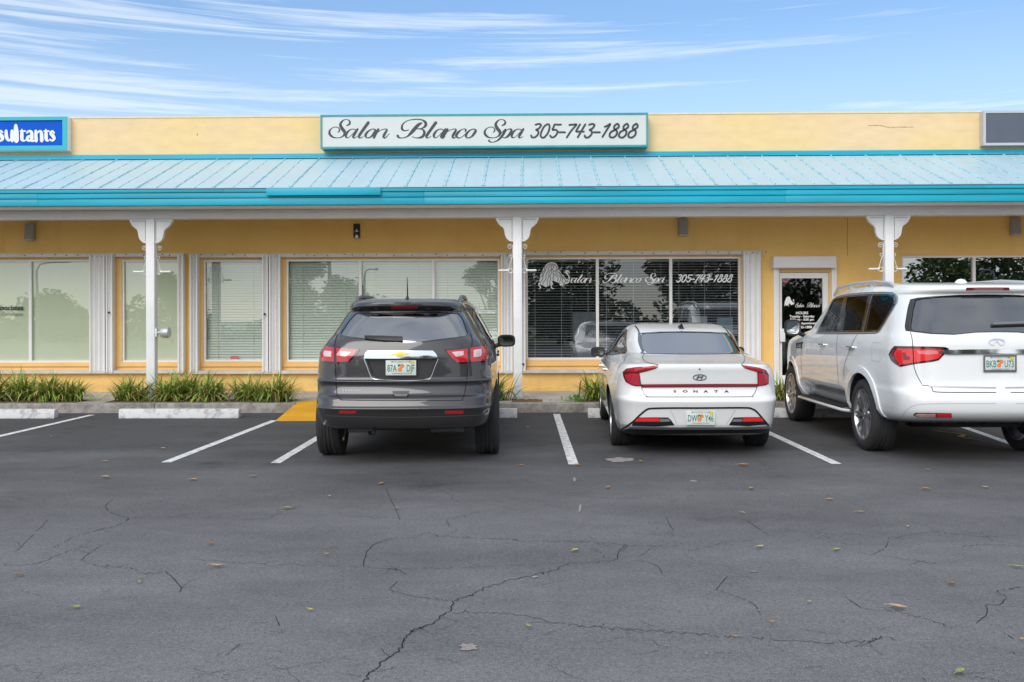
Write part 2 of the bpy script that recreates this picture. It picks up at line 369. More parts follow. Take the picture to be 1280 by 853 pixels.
# crack and stains scratched into the parapet plaster
ck = MB()
def wall_line(mb, pts, wd, Y):
    P = [onY(px, py, Y) for px, py in catmull(pts, 4)]
    for i in range(len(P)-1):
        w_ = wd*rnd.uniform(.4, 1.2)
        mb.quad(P[i]+Vector((0, 0, w_)), P[i+1]+Vector((0, 0, w_)), P[i+1]-Vector((0, 0, w_)), P[i]-Vector((0, 0, w_)))
wall_line(ck, [(1085,157),(1100,157),(1112,159.5),(1125,159),(1142,159)], .008, YW-.004)
part('plaster_crack', ck, mat('crack_stain', (.50, .33, .15), .9))
ck = MB(); wall_line(ck, [(246,168),(247.5,168.6)], .02, YW-.004)
part('plaster_hole', ck, mat('crack_stain', (.50, .33, .15), .9))
ck2 = MB()
P = [onY(1059+.3*math.sin(k), 272+k*6, YW-.004) for k in range(9)]
for i in range(8): ck2.quad(P[i], P[i]+Vector((.008, 0, 0)), P[i+1]+Vector((.008, 0, 0)), P[i+1])
part('wall_joint', ck2, mat('joint_stain', (.35, .18, .05), .9))

# canopy: sloping ribbed metal roof, fascia boards, soffit, beam
YE, ZE = 15.28, 3.665
rf = MB(); rf.add([(BX0, YE, ZE), (BX1, YE, ZE), (BX1, YW-.002, CAN_Z), (BX0, YW-.002, CAN_Z), (BX0, YE, ZE-.012), (BX1, YE, ZE-.012), (BX1, YW-.002, CAN_Z-.012), (BX0, YW-.002, CAN_Z-.012)],
                  [(0, 1, 2, 3), (7, 6, 5, 4), (0, 4, 5, 1)], 0)
sl = (CAN_Z-ZE)/(YW-YE); k = 0; xr = X(604, 234, YE)
pitch = X(628.2, 234, YE)-xr
x = xr - pitch*60
while x < BX1:
    if x > BX0+.1:
        big = k % 2 == 0; hw, h = (.017, .020) if big else (.008, .009)
        for yy0, yy1 in ((YE-.004, YW-.004),):
            z0, z1 = ZE+sl*(yy0-YE), ZE+sl*(yy1-YE)
            rf.add([(x-hw, yy0, z0+.001), (x-hw*.45, yy0, z0+h), (x+hw*.45, yy0, z0+h), (x+hw, yy0, z0+.001), (x-hw, yy1, z1+.001), (x-hw*.45, yy1, z1+h), (x+hw*.45, yy1, z1+h), (x+hw, yy1, z1+.001)],
                   [(0, 1, 5, 4), (1, 2, 6, 5), (2, 3, 7, 6), (0, 3, 2, 1)], 1)
        for q in range(7):
            yy = YE+.03+q*.345+rnd.uniform(-.02, .02); zz = ZE+sl*(yy-YE); dx = hw+.008
            for s in ((-1, 1) if big else (1,)):
                a = Vector((x+s*dx, yy, zz+.001)); r_ = .0062
                rf.add([a+Vector((r_*math.cos(t), r_*math.sin(t), sl*r_*math.sin(t)+e)) for e in (0, .008) for t in [i*math.pi/3 for i in range(6)]],
                       [tuple(range(6, 12))]+[(i, (i+1) % 6, 6+(i+1) % 6, 6+i) for i in range(6)], 2)
    x += pitch; k += 1
canopy = part('canopy_roof', rf, [M_roof, M_rib, M_screw])
fl = MB(); fl.box(BX0, BX1, YW-.035, YW-.003, CAN_Z-.005, CAN_Z+.075); fl.box(BX0, BX1, YW-.11, YW-.035, CAN_Z-.022, CAN_Z-.002)
part('ridge_flashing', fl, M_teal, canopy)
fa = MB()
for z0, z1, y in ((3.592, 3.66, 15.30), (3.502, 3.592, 15.325), (3.385, 3.499, 15.345)):
    xs = BX0
    for cut in ([-8.1, -1.7, 4.2, 10.3, BX1] if z0 < 3.55 else [-5.0, 1.1, 7.4, BX1]):
        fa.box(xs, cut-.002, y, y+.06, z0, z1); xs = cut
fascia = part('fascia_board', fa, M_teal, bevel=.004)
gd = MB(); a, b = X(331, 240, 15.2), X(475, 240, 15.2)
gd.add([(a, 15.295, 3.655), (b, 15.295, 3.655), (b, 15.268, 3.645), (a, 15.268, 3.645), (a, 15.268, 3.53), (b, 15.268, 3.53), (a, 15.298, 3.53), (b, 15.298, 3.53)],
       [(0, 3, 2, 1), (3, 4, 5, 2), (4, 6, 7, 5), (0, 6, 4, 3), (1, 2, 5, 7)])
part('gutter_section', gd, M_teal, fascia, bevel=.004)
M_soff = mat('soffit_paint', (.90, .89, .88), .6)
sf = MB(); sf.box(BX0, BX1, 15.405, YW-.002, 3.372, 3.388)
part('soffit', sf, M_soff)
bm_ = MB(); bm_.box(BX0, BX1, 15.84, 15.98, 3.222, 3.371)
part('canopy_beam', bm_, M_beam, bevel=.006)
rp = MB(); rp.box(BX0, BX1, 15.41, YW-.01, 3.389, 3.40)
# porch posts with scroll brackets
BR = [(-.235,0),(-.227,.028),(-.20,.075),(-.165,.105),(-.132,.125),(-.118,.155),(-.112,.20),(-.095,.245),(-.06,.278),(-.03,.29),(0,.292),(0,0)]
def post(px, base_py):
    x = X(px, 380, 15.9); hw = .072; ZB = 3.221; ku, kv = 1.27, 1.42
    p = MB(); p.box(x-hw, x+hw, 15.84, 15.984, SW, ZB)
    po = part('porch_post', p, M_white, bevel=.006)
    pl = MB(); pl.box(x-hw-.012, x+hw+.012, 15.825, 16.0, SW, SW+.03)
    part('base_plate', pl, M_track, po, bevel=.004)
    k_ = 1.15
    for s in (-1, 1):
        b = MB(); b.prism([(u*ku, v*kv) for u, v in BR], lambda u, v, q: (x+s*(u*-1+hw+.001) if s > 0 else x+(u-hw-.001), 15.87+q*.075, ZB-v))
        part('bracket', b, M_white, po, bevel=.004)
        g = MB()
        for (u0, v0, u1, v1) in ((.012, .03, .018, .27), (.012, .024, .19, .03)):
            g.box(x+s*(hw+u0*ku), x+s*(hw+u1*ku), 15.8665, 15.871, ZB-v1*kv, ZB-v0*kv)
        part('groove_shade_strip', g, mat('groove_shade', (.33, .33, .34), .8), po)  # flat grey strips: painted shade of the incised lines, nothing is cut in
        sc = MB(); cx = x+s*(hw+.055); zc = ZB-.50; Yc = 15.92
        sp = [(cx+s*(.05-.028*t/9)*math.cos(math.pi-t*.72)*1, Yc, zc+(.05-.028*t/9)*math.sin(math.pi-t*.72)) for t in range(14)]
        sc.tube([(x+s*hw, Yc, zc-.16), (x+s*(hw+.008), Yc, zc-.06)]+sp, .006, 6)
        c2 = (x+s*(hw+.035), zc-.16)
        sc.tube([(c2[0]+s*.03*math.cos(2.6+t*.6)*(1-t*.03), Yc, c2[1]+.03*math.sin(2.6+t*.6)*(1-t*.03)) for t in range(11)], .006, 6)
        c3 = (x+s*(hw+.05), zc-.40)
        sc.tube([(c2[0]-s*.02, Yc, c2[1]-.02), (c2[0]+s*.012, Yc, c2[1]-.10), (c3[0]+s*.02, Yc, c3[1]+.05)]+[(c3[0]+s*.045*math.cos(1.0-t*.6)*(1-t*.03), Yc, c3[1]+.045*math.sin(1.0-t*.6)*(1-t*.03)) for t in range(12)], .006, 6)
        sc.tube([(x+s*hw, Yc, c3[1]-.03), (x+s*(hw+.06), Yc, c3[1]-.052)], .006, 6)
        part('scroll', sc, M_white, po, smooth=60)
        rd = MB(); rd.tube([(x+s*(hw+.07), Yc, c3[1]), (x+s*(hw+.25), Yc, c3[1])], .017, 10)
        part('hanger_rod', rd, M_white, po, smooth=40)
    return x
PX1, PX2, PX3 = post(189.5, 492), post(647, 497), post(1110.5, 497)

# window tracks and accordion shutters
tr = MB()
for a, b, yt, yb in ((-90, 232.5, 317.6, 322), (239, 641, 317.3, 321.8), (651.5, 951, 314.6, 319.2)):
    tr.box(X(a), X(b), YW-.11, YW-.002, Z(yb, (a+b)/2), Z(yt, (a+b)/2))
for a, b, yt, yb in ((-90, 232.5, 463, 466.8), (239, 641, 463, 466.8), (651.5, 951, 462, 465.8)):
    tr.box(X(a), X(b), YW-.11, YW-.002, Z(yb, (a+b)/2), Z(yt, (a+b)/2))
bt = tr
for a, b in ((5, 228), (245, 636), (660, 945)):
    q = a
    while q < b:
        q += rnd.choice([9, 14, 16, 22, 30]); x_, z_ = X(q), Z(319.3-(2.9 if q > 650 else 0), q)
        bt.lathe([(0, .001), (0, .012), (-.008, .009), (-.009, .001)], 'y', (x_, YW-.111, z_+rnd.uniform(-.012, .012)), 6, 1)
part('shutter_track', tr, [M_track, M_dark])
def shutter(a, b, t, bt_, folds):
    x0, x1, z0, z1 = X(a), X(b), Z(bt_, (a+b)/2), Z(t, (a+b)/2); s = MB(); n = folds*2; pts = []
    for i in range(n+1):
        pts.append((x0+(x1-x0)*i/n, YW-.125+(.045 if i % 2 else 0)))
    for i in range(n):
        (xa, ya), (xb, yb) = pts[i], pts[i+1]
        s.add([(xa, ya, z0), (xb, yb, z0), (xb, yb, z1), (xa, ya, z1)], [(0, 1, 2, 3)])
    s.box(x0-.012, x0+.012, YW-.135, YW-.003, z0, z1); s.box(x1-.012, x1+.012, YW-.135, YW-.003, z0, z1)
    ob = part('accordion_shutter', s, M_shut)
    return ob
shutter(116.5, 134, 319.5, 465, 3); shutter(137, 143.5, 319.5, 465, 1); shutter(226, 231.5, 319, 465, 1); shutter(241, 249, 319, 465, 2)
shutter(331, 336.5, 319, 465, 1); shutter(339.5, 351.5, 319, 465, 3); shutter(627.5, 640, 318, 465, 3); shutter(652, 656, 317, 464, 1); shutter(928.5, 948, 316, 464, 3)
for px_, py_ in ((140.5, 391), (333.5, 393), (654, 455)):
    k_ = MB(); x_, z_ = X(px_), Z(py_, px_); k_.lathe([(0, .0005), (0, .022), (-.02, .018), (-.022, .0005)], 'y', (x_, YW-.137, z_), 10)
    part('shutter_lock', k_, M_dark)

# glazing ------------------------------------------------------------
M_gl_pale = glass('window_glass_pale', (.95, .98, .93), .14, .2, wave=.03)
M_gl_mid = glass('window_glass_mid', (.93, .97, .94), .15, .2, wave=.03)
M_gl_dark = glass('window_glass_dark', (.62, .64, .65), .12, .2, wave=.03)
M_gl_blk = glass('window_glass_black', (.25, .26, .28), .40, .2, wave=.03)
M_shade = mat('roller_shade', (.86, .90, .70), .8, var=.05, scale=.6)
M_blind = mat('closed_blind', (.84, .88, .80), .6, var=.04, scale=1)
M_slat = mat('open_blind_slat', (.80, .82, .82), .5)
def window(idx, frame, panes, kind, gl, yt, yb, glass_y):
    """frame px pair, list of pane px pairs; white frame, yellow casing, panes, blinds"""
    x0, x1, z0, z1 = rects[idx]; mid = (frame[0]+frame[1])/2
    fx0, fx1, fz0, fz1 = X(frame[0]), X(frame[1]), Z(yb, mid), Z(yt, mid)
    ca = MB(); ya, yb_ = YW+.012, YW+.13
    ca.box(x0, x1, ya, yb_, z0, fz0); ca.box(x0, x1, ya, yb_, fz1, z1)
    if fx0-x0 > .01: ca.box(x0, fx0, ya, yb_, fz0, fz1)
    if x1-fx1 > .01: ca.box(fx1, x1, ya, yb_, fz0, fz1)
    ca.box(x0+.01, x1-.01, YW-.018, ya, z0+.055, z0+.075)
    win = part('shop_window', ca, M_goldtrim)
    fr = MB(); e = .035; yf0, yf1 = YW+.03, YW+.10
    fr.box(fx0, fx1, yf0, yf1, fz0, fz0+e); fr.box(fx0, fx1, yf0, yf1, fz1-e, fz1)
    vx = [fx0]+[(X(panes[i][1])+X(panes[i+1][0]))/2 for i in range(len(panes)-1)]+[fx1]
    for i, v in enumerate(vx):
        a = v if i == 0 else (v-e if i == len(vx)-1 else v-.027)
        fr.box(a, a+(e if i in (0, len(vx)-1) else .054), yf0+.002, yf1-.002, fz0+e, fz1-e)
    part('window_frame', fr, M_alu, win)
    for i in range(len(panes)):
        xa, xb = vx[i]+.012, vx[i+1]-.012
        p = MB(); p.quad((xa, YW+.07, fz0+.02), (xb, YW+.07, fz0+.02), (xb, YW+.07, fz1-.02), (xa, YW+.07, fz1-.02))
        part('pane', p, gl, win)
        if kind == 'shade':
            s = MB(); s.box(xa, xb, YW+.095, YW+.10, fz0+e, fz1-e); part('roller_shade', s, M_shade, win)
        elif kind == 'blind':
            s = MB(); z = fz0+.03
            while z < fz1:
                s.add([(xa+.01, YW+.13, z), (xb-.01, YW+.13, z), (xb-.01, YW+.155, z+.043), (xa+.01, YW+.155, z+.043)], [(0, 1, 2, 3)]); z += .05
            s.box(xa+.01, xb-.01, YW+.165, YW+.17, fz0, fz1)
            for q in (.2, .8):
                xx = xa+(xb-xa)*q; s.box(xx-.004, xx+.004, YW+.122, YW+.126, fz0, fz1)
            part('blind', s, M_blind, win)
        elif kind == 'open':
            s = MB(); z = fz0+.03
            while z < fz1-.05:
                d = rnd.uniform(-.002, .002)
                s.box(xa+.01, xb-.01, YW+.13, YW+.172, z+d, z+.007+d); z += .05
            s.box(xa+.01, xb-.01, YW+.12, YW+.17, fz1-.07, fz1-.03)
            for q in (.12, .5, .88):
                xx = xa+(xb-xa)*q; s.box(xx-.0035, xx+.0035, YW+.122, YW+.1255, fz0, fz1-.07)
            part('blind', s, M_slat, win)
    return win
w1 = window(0, (-72, 115), [(-70, 34), (39, 113)], 'shade', M_gl_pale, 325, 453.5, 0)
w2 = window(1, (152, 224.5), [(154, 222)], 'shade', M_gl_pale, 325, 453, 0)
w3 = window(2, (254, 330), [(257, 328)], 'blind', M_gl_mid, 325, 452, 0)
w4 = window(3, (357.5, 624.5), [(360, 448), (452, 540.5), (542.5, 622)], 'blind', M_gl_mid, 324, 452, 0)
w5 = window(4, (657.5, 926), [(659, 745), (749, 837), (841, 924)], 'open', M_gl_dark, 321.5, 449.5, 0)
w6 = window(6, (1127.5, 1325), [(1129, 1217), (1221, 1322)], 'none', M_gl_blk, 319.5, 446, 0)
# interior behind the open glazing
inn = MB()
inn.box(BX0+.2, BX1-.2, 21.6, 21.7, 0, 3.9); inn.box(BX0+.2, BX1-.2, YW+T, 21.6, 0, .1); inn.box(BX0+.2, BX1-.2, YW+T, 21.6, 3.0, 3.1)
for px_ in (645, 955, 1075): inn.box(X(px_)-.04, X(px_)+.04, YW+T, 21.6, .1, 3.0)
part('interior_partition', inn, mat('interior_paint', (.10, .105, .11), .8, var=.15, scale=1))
# lettering on the glass
M_dec = mat('white_vinyl', (.93, .93, .92), .5)
M_decg = mat('grey_vinyl', (.17, .17, .18), .6)
YG = YW+.066
dl = MB()
fnA = lambda u, v, d=0: onY(713.6+(u-290)*.0535, 353.4+(v-298)*.0535, YG-d)
script_word(dl, W_ALON, fnA)
part('white_lettering', dl, M_dec, w5)
dl = MB(); fnB = lambda u, v, d=0: onY(753.2+(u-880)*.0535, 353.2+(v-298)*.0535, YG-d)
script_word(dl, W_BLANCO, fnB); script_word(dl, W_SPA, fnB, .006)
part('white_lettering', dl, M_dec, w5)
dl = MB(); fnC = lambda u, v, d=0: onY(845.5+(u-2405)*.0572, 352.6+(v-294)*.0572, YG-d)
script_digits(dl, fnC, 0, 10.5)
part('white_lettering', dl, M_dec, w5)
# flowing-hair emblem beside the shop name
HAIR = [(285,140),(330,138),(375,158),(400,200),(408,245),(432,262),(440,288),(478,322),(500,358),(528,362),(540,335),(520,305),(497,278),(500,250),(530,244),(555,262),(552,288),(535,272),(522,278),(540,305),(560,345),(555,390),(525,425),(490,430),(470,418),(465,445),(430,450),(412,415),(375,402),(335,385),(322,395),(335,430),(318,450),(325,480),(352,490),(330,497),(306,478),(300,430),(285,450),(240,470),(210,455),(180,440),(165,430),(160,450),(178,475),(160,492),(135,490),(160,478),(140,450),(138,420),(155,400),(148,380),(165,345),(160,310),(185,280),(205,215),(240,170)]
STR = [[(300,150),(240,220),(200,330),(165,420)],[(320,155),(265,250),(235,350),(195,440)],[(335,165),(300,240),(270,340),(250,460)],[(350,180),(330,220),(300,300),(295,380),(280,440)],[(360,170),(385,210),(392,235),(372,240)],[(330,235),(340,290),(390,330),(400,390)],[(350,250),(390,300),(430,340),(425,420)],[(370,250),(420,290),(455,350),(460,415)],[(410,270),(470,340),(500,390),(480,420)],[(430,290),(490,370),(520,400),(545,350)],[(230,190),(205,270),(180,330)],[(345,300),(335,350),(345,380)]]
def emblem(parent, fn, y, sc):
    e = MB(); C = catmull([(a, b) for a, b in HAIR], 3, True)
    e.add([fn(u, v, 0) for u, v in C], [tuple(range(len(C)))])
    part('hair_emblem', e, M_dec if sc < .6 else mat('silver_vinyl', (.74, .74, .74), .5), parent)
    if sc > .6:
        s = MB()
        for i, pl in enumerate(STR): stroke(s, [(a+7*math.sin(j*2.1+i), b+4*math.cos(j*1.7+i), 4.2) for j, (a, b) in enumerate((q[0], q[1]) for q in catmull(pl, 3))], fn, 5, depth=.001+.0004*i)
        part('emblem_line', s, M_decg, parent)
fnH = lambda u, v, d=0: onY(660+u/10.667, 315+v/10.667, YG-d)
emblem(w5, fnH, YG, 1)
# dark writing on the first window
dl = MB(); M_ink = mat('dark_vinyl', (.01, .02, .02), .6)
def fnf(px, py, Y, s): return lambda u, v: onY(px, py, Y)+Vector((u*s, 0, v*s))
font(dl, 'Associates', .13, fnf(29, 387.5, YG, 1), align='RIGHT', bold=.003)
part('dark_lettering', dl, M_ink, w1)
dl = MB(); font(dl, 'Tax & Consultants', .085, fnf(28.5, 394.5, YG, 1), align='RIGHT')
part('dark_lettering', dl, mat('faded_vinyl', (.12, .15, .09), .6), w1)
stk = MB(); a = onY(288, 449.5, YG); stk.box(a.x, a.x+.15, YG-.002, YG, a.z, a.z+.065); part('sticker', stk, mat('pink_sticker', (.55, .16, .17), .6, var=.5, scale=30), w3)

# door
x0, x1, z0, z1 = rects[5]; cx = (x0+x1)/2
df = MB(); a, b = X(966.5), X(1045)
df.box(a, x0+.03, YW-.05, YW+.08, SW, Z(333, 1005)); df.box(x1-.03, b, YW-.05, YW+.08, SW, Z(333, 1005))
part('door_frame', df, M_alu, bevel=.004)
hb = MB(); a, b = X(967, 330, YW-.2), X(1046, 330, YW-.2)
hb.box(a, b, YW-.2, YW-.002, Z(335, 1005, YW-.2), Z(320.5, 1005, YW-.2))
part('shutter_box', hb, M_beam, bevel=.02)
dt = MB(); dt.box(x0+.03, x1-.03, YW+.0, YW+.1, Z(340.5, 1005), z1); dt.box(x0+.03, X(974.5), YW, YW+.1, SW, Z(340.5, 1005)); dt.box(X(1036.5), x1-.03, YW, YW+.1, SW, Z(340.5, 1005))
part('door_surround', dt, M_goldtrim)
dr = MB(); dx0, dx1, dz1 = X(974.7), X(1036.3), Z(341, 1005); gx0, gx1, gz0, gz1 = X(978), X(1029), SW+.28, Z(348, 1005)
for q in ((dx0, gx0, SW+.01, dz1), (gx1, dx1, SW+.01, dz1), (gx0, gx1, SW+.01, gz0), (gx0, gx1, gz1, dz1)): dr.box(q[0], q[1], YW+.03, YW+.075, q[2], q[3])
door = part('door', dr, M_alu)
p = MB(); p.quad((gx0, YW+.05, gz0), (gx1, YW+.05, gz0), (gx1, YW+.05, gz1), (gx0, YW+.05, gz1)); part('door_pane', p, M_gl_dark, door)
hd = MB(); hd.box(X(974.2), X(981), YW-.035, YW+.028, Z(427.5, 977), Z(411, 977)); part('door_handle', hd, M_alu, door, bevel=.01)
dl = MB(); YD = YW+.046
fnD = lambda u, v, d=0: onY(980.2+(u-135)*.0298, 371+(v-140)*.0298*1.15, YD-d)
emblem(door, fnD, YD, .3)
fnE = lambda u, v, d=0: onY(994.3+(u-100)*.0157, 384.2+(v-298)*.026, YD-d)
fnF = lambda u, v, d=0: onY(1008.6+(u-880)*.0180, 384.2+(v-298)*.026, YD-d)
script_word(dl, W_SALON, fnE); part('white_lettering', dl, M_dec, door); dl = MB(); script_word(dl, W_BLANCO, fnF, .004)
part('white_lettering', dl, M_dec, door)
for t, px_, py_, s in (('HOURS', 1002.5, 393, .070), ('Tuesday - Saturday', 1002.5, 397, .060), ('9:00 am - 5:00 pm', 1002.5, 401, .060), ('Early & Late Appointments', 1002.5, 405.4, .052), ('305-743-1888', 1002.5, 410.6, .066)):
    dl = MB(); font(dl, t, s, fnf(px_, py_, YD, 1), bold=.0015); part('white_lettering', dl, M_dec, door)
stk = MB(); a = onY(977.9, 353.6, YD); stk.box(a.x, a.x+.1, YD-.002, YD, a.z, a.z+.06); part('sticker', stk, mat('red_sticker', (.45, .13, .14), .6, var=.5, scale=30), door)

# small light boxes on the wall
def wall_light(px, py, label):
    o = empty('wall_light', (X(px), YW, Z(py, px)), label, 'wall light', 'grey wall lights under the canopy')
    b = MB(); b.add([(-.085, 0, -.16), (.085, 0, -.16), (.085, 0, .15), (-.085, 0, .15), (-.08, -.13, -.14), (.08, -.13, -.14), (.08, -.10, .15), (-.08, -.10, .15)],
                    [(0, 1, 2, 3), (4, 7, 6, 5), (0, 4, 5, 1), (3, 2, 6, 7), (0, 3, 7, 4), (1, 5, 6, 2)])
    b.build('housing', M_lightbox, o, bevel=.015)
    g = MB(); g.box(-.07, .07, -.125, -.01, -.172, -.145); g.build('lens', mat('lamp_lens', (.5, .5, .48), .4), o, bevel=.005)
    return o
M_lightbox = mat('grey_housing', (.34, .31, .29), .55, var=.1, scale=6)
wall_light(40, 290, 'grey box light high on the yellow wall above the window with dark writing')
wall_light(853.5, 284, 'grey box light on the yellow wall above the salon window with the phone number')
wall_light(1267.5, 283, 'grey box light high on the wall above the black window behind the big white SUV')
o = empty('hanging_plaque', (X(446.5), YW, Z(289, 446)), 'small black plaque with a white symbol on the yellow wall above the middle window', 'plaque')
b = MB(); b.box(-.06, .06, -.03, -.002, -.135, .135); b.build('board', M_black, o, bevel=.004)
s = MB(); s.add([(-.012, -.032, .0), (.0, -.032, .05), (.012, -.032, .0), (.045, -.032, -.005), (.012, -.032, -.015), (-.012, -.032, -.015), (-.045, -.032, -.005)], [(0, 1, 2, 3, 4, 5, 6)])
s.add([(-.035, -.032, -.13), (-.02, -.032, -.085), (0, -.032, -.06), (.02, -.032, -.085), (.035, -.032, -.13)], [(0, 1, 2, 3, 4)]); s.build('symbol', M_dec, o)
# floodlight on the first post
fx = PX1+.072; fz = Z(416, 196, 15.9)
o = empty('floodlight', (fx, 15.9, fz), 'round grey metal floodlight fixed to the side of the first white porch post', 'floodlight')
b = MB(); b.box(0, .03, -.045, .045, -.07, .07); b.build('wall_plate', M_alu, o, bevel=.006)
b = MB(); b.lathe([(.0, .02), (.05, .03), (.07, .075), (.12, .095), (.19, .098), (.21, .09), (.215, .001)], 'x', (.03, -.02, 0), 24)
b.build('lamp_head', mat('lamp_metal', (.55, .55, .56), .35, metal=.4, var=.1), o, smooth=40)

# ------------------------------------------------------------------ fascia signs
def sign_box(name, px0, px1, pyt, pyb, Yf, mframe, mface, label, fw=.035):
    x0, x1 = X(px0, pyt, Yf), X(px1, pyt, Yf); m_ = (max(px0, 0)+min(px1, 1280))/2; z0, z1 = Z(pyb, m_, Yf), Z(pyt, m_, Yf)
    o = empty(name, ((x0+x1)/2, Yf+.1, z0), label, 'sign'); og = Vector(o.location)
    f = MB(); f.box(x0, x1, Yf, Yf+fw, z0, z0+fw); f.box(x0, x1, Yf, Yf+fw, z1-fw, z1); f.box(x0, x0+fw, Yf+.001, Yf+fw, z0+fw, z1-fw); f.box(x1-fw, x1, Yf+.001, Yf+fw, z0+fw, z1-fw)
    f.box(x0+.003, x1-.003, Yf+fw, YW-.002, z0+.002, z1-.002)
    f.build('cabinet', mframe, o, origin=og)
    p = MB(); p.box(x0+fw, x1-fw, Yf+.012, Yf+fw-.002, z0+fw, z1-fw); p.build('face', mface, o, origin=og)
    return o, og
M_face = mat('sign_face', (.62, .645, .62), .35, var=.03, scale=2, spec=.5)
sg, og = sign_box('shop_sign', 400.3, 810.2, 142.3, 184.8, 17.22, M_tealdk, M_face, 'long white script sign with teal frame reading Salon Blanco Spa and a phone number')
M_letter = mat('sign_letter', (.035, .035, .045), .45)
YS = 17.22+.010
fnS = lambda u, v, d=0: onY(400+u/9.143, 140+v/9.143, YS-d)
for seq in (W_SALON, W_BLANCO, W_SPA):
    t = MB(); script_word(t, seq, fnS); t.build('lettering', M_letter, sg, origin=og)
t = MB(); script_digits(t, fnS); t.build('lettering', M_letter, sg, origin=og)
sg, og = sign_box('shop_sign', -150, 84, 145.6, 188.5, 17.34, [M_alu], mat('blue_sign_face', (.002, .095, .56), .6, var=.08, scale=2, spec=.15), 'blue sign with a turquoise border and white serif letters at the roof edge', .045)
t = MB(); x0, x1, z0, z1 = X(-148, 150, 17.33), X(83.7, 150, 17.33), Z(188, 40, 17.33), Z(146, 40, 17.33); q = .085
for a in ((x0, x1, z0, z0+q), (x0, x1, z1-q*.8, z1), (x1-q, x1, z0+q, z1-q*.8)): t.box(a[0], a[1], 17.325, 17.34, a[2], a[3])
t.build('border', mat('turquoise_border', (.005, .42, .50), .4), sg, origin=og)
SL = [[(40,330,14),(10,306,14),(-18,340,22),(30,395,26),(36,440,20),(0,465,12),(-30,445,10)],[(98,302,20),(104,400,24),(140,460,14),(185,425,14)],[(192,302,20),(192,400,24),(196,466,22)],[(252,215,22),(258,330,34),(262,466,34)],[(350,278,8),(350,350,22),(352,440,22),(385,463,12),(412,450,8)],[(325,310,11),(405,308,11)],[(430,335,14),(470,305,14),(508,340,22),(508,450,24),(548,464,10)],[(508,380,12),(450,400,18),(437,440,20),(470,464,14),(508,430,12)],[(572,302,18),(578,466,25)],[(592,340,12),(640,306,14),(664,350,22),(668,466,24)],[(735,282,10),(737,350,22),(740,435,23),(770,464,12),(785,450,6)],[(705,310,11),(785,308,11)],[(868,340,12),(840,308,12),(812,340,20),(850,390,24),(866,430,20),(835,462,12),(798,442,12)]]
t = MB(); fnL = lambda u, v, d=0: onY(u/12.8, 140+v/12.8, 17.346-d)
for i, s_ in enumerate(SL): stroke(t, s_, fnL, 6, depth=.0006*i)
t.build('lettering', mat('white_letter', (.78, .79, .82), .5), sg, origin=og)
sign_box('shop_sign', 1229.3, 1420, 138.3, 181.8, 17.34, mat('silver_frame', (.55, .56, .58), .4, metal=.3), mat('grey_sign_face', (.10, .115, .15), .4, var=.12, scale=1.5), 'blank dark grey sign in a silver frame at the roof edge', .045)
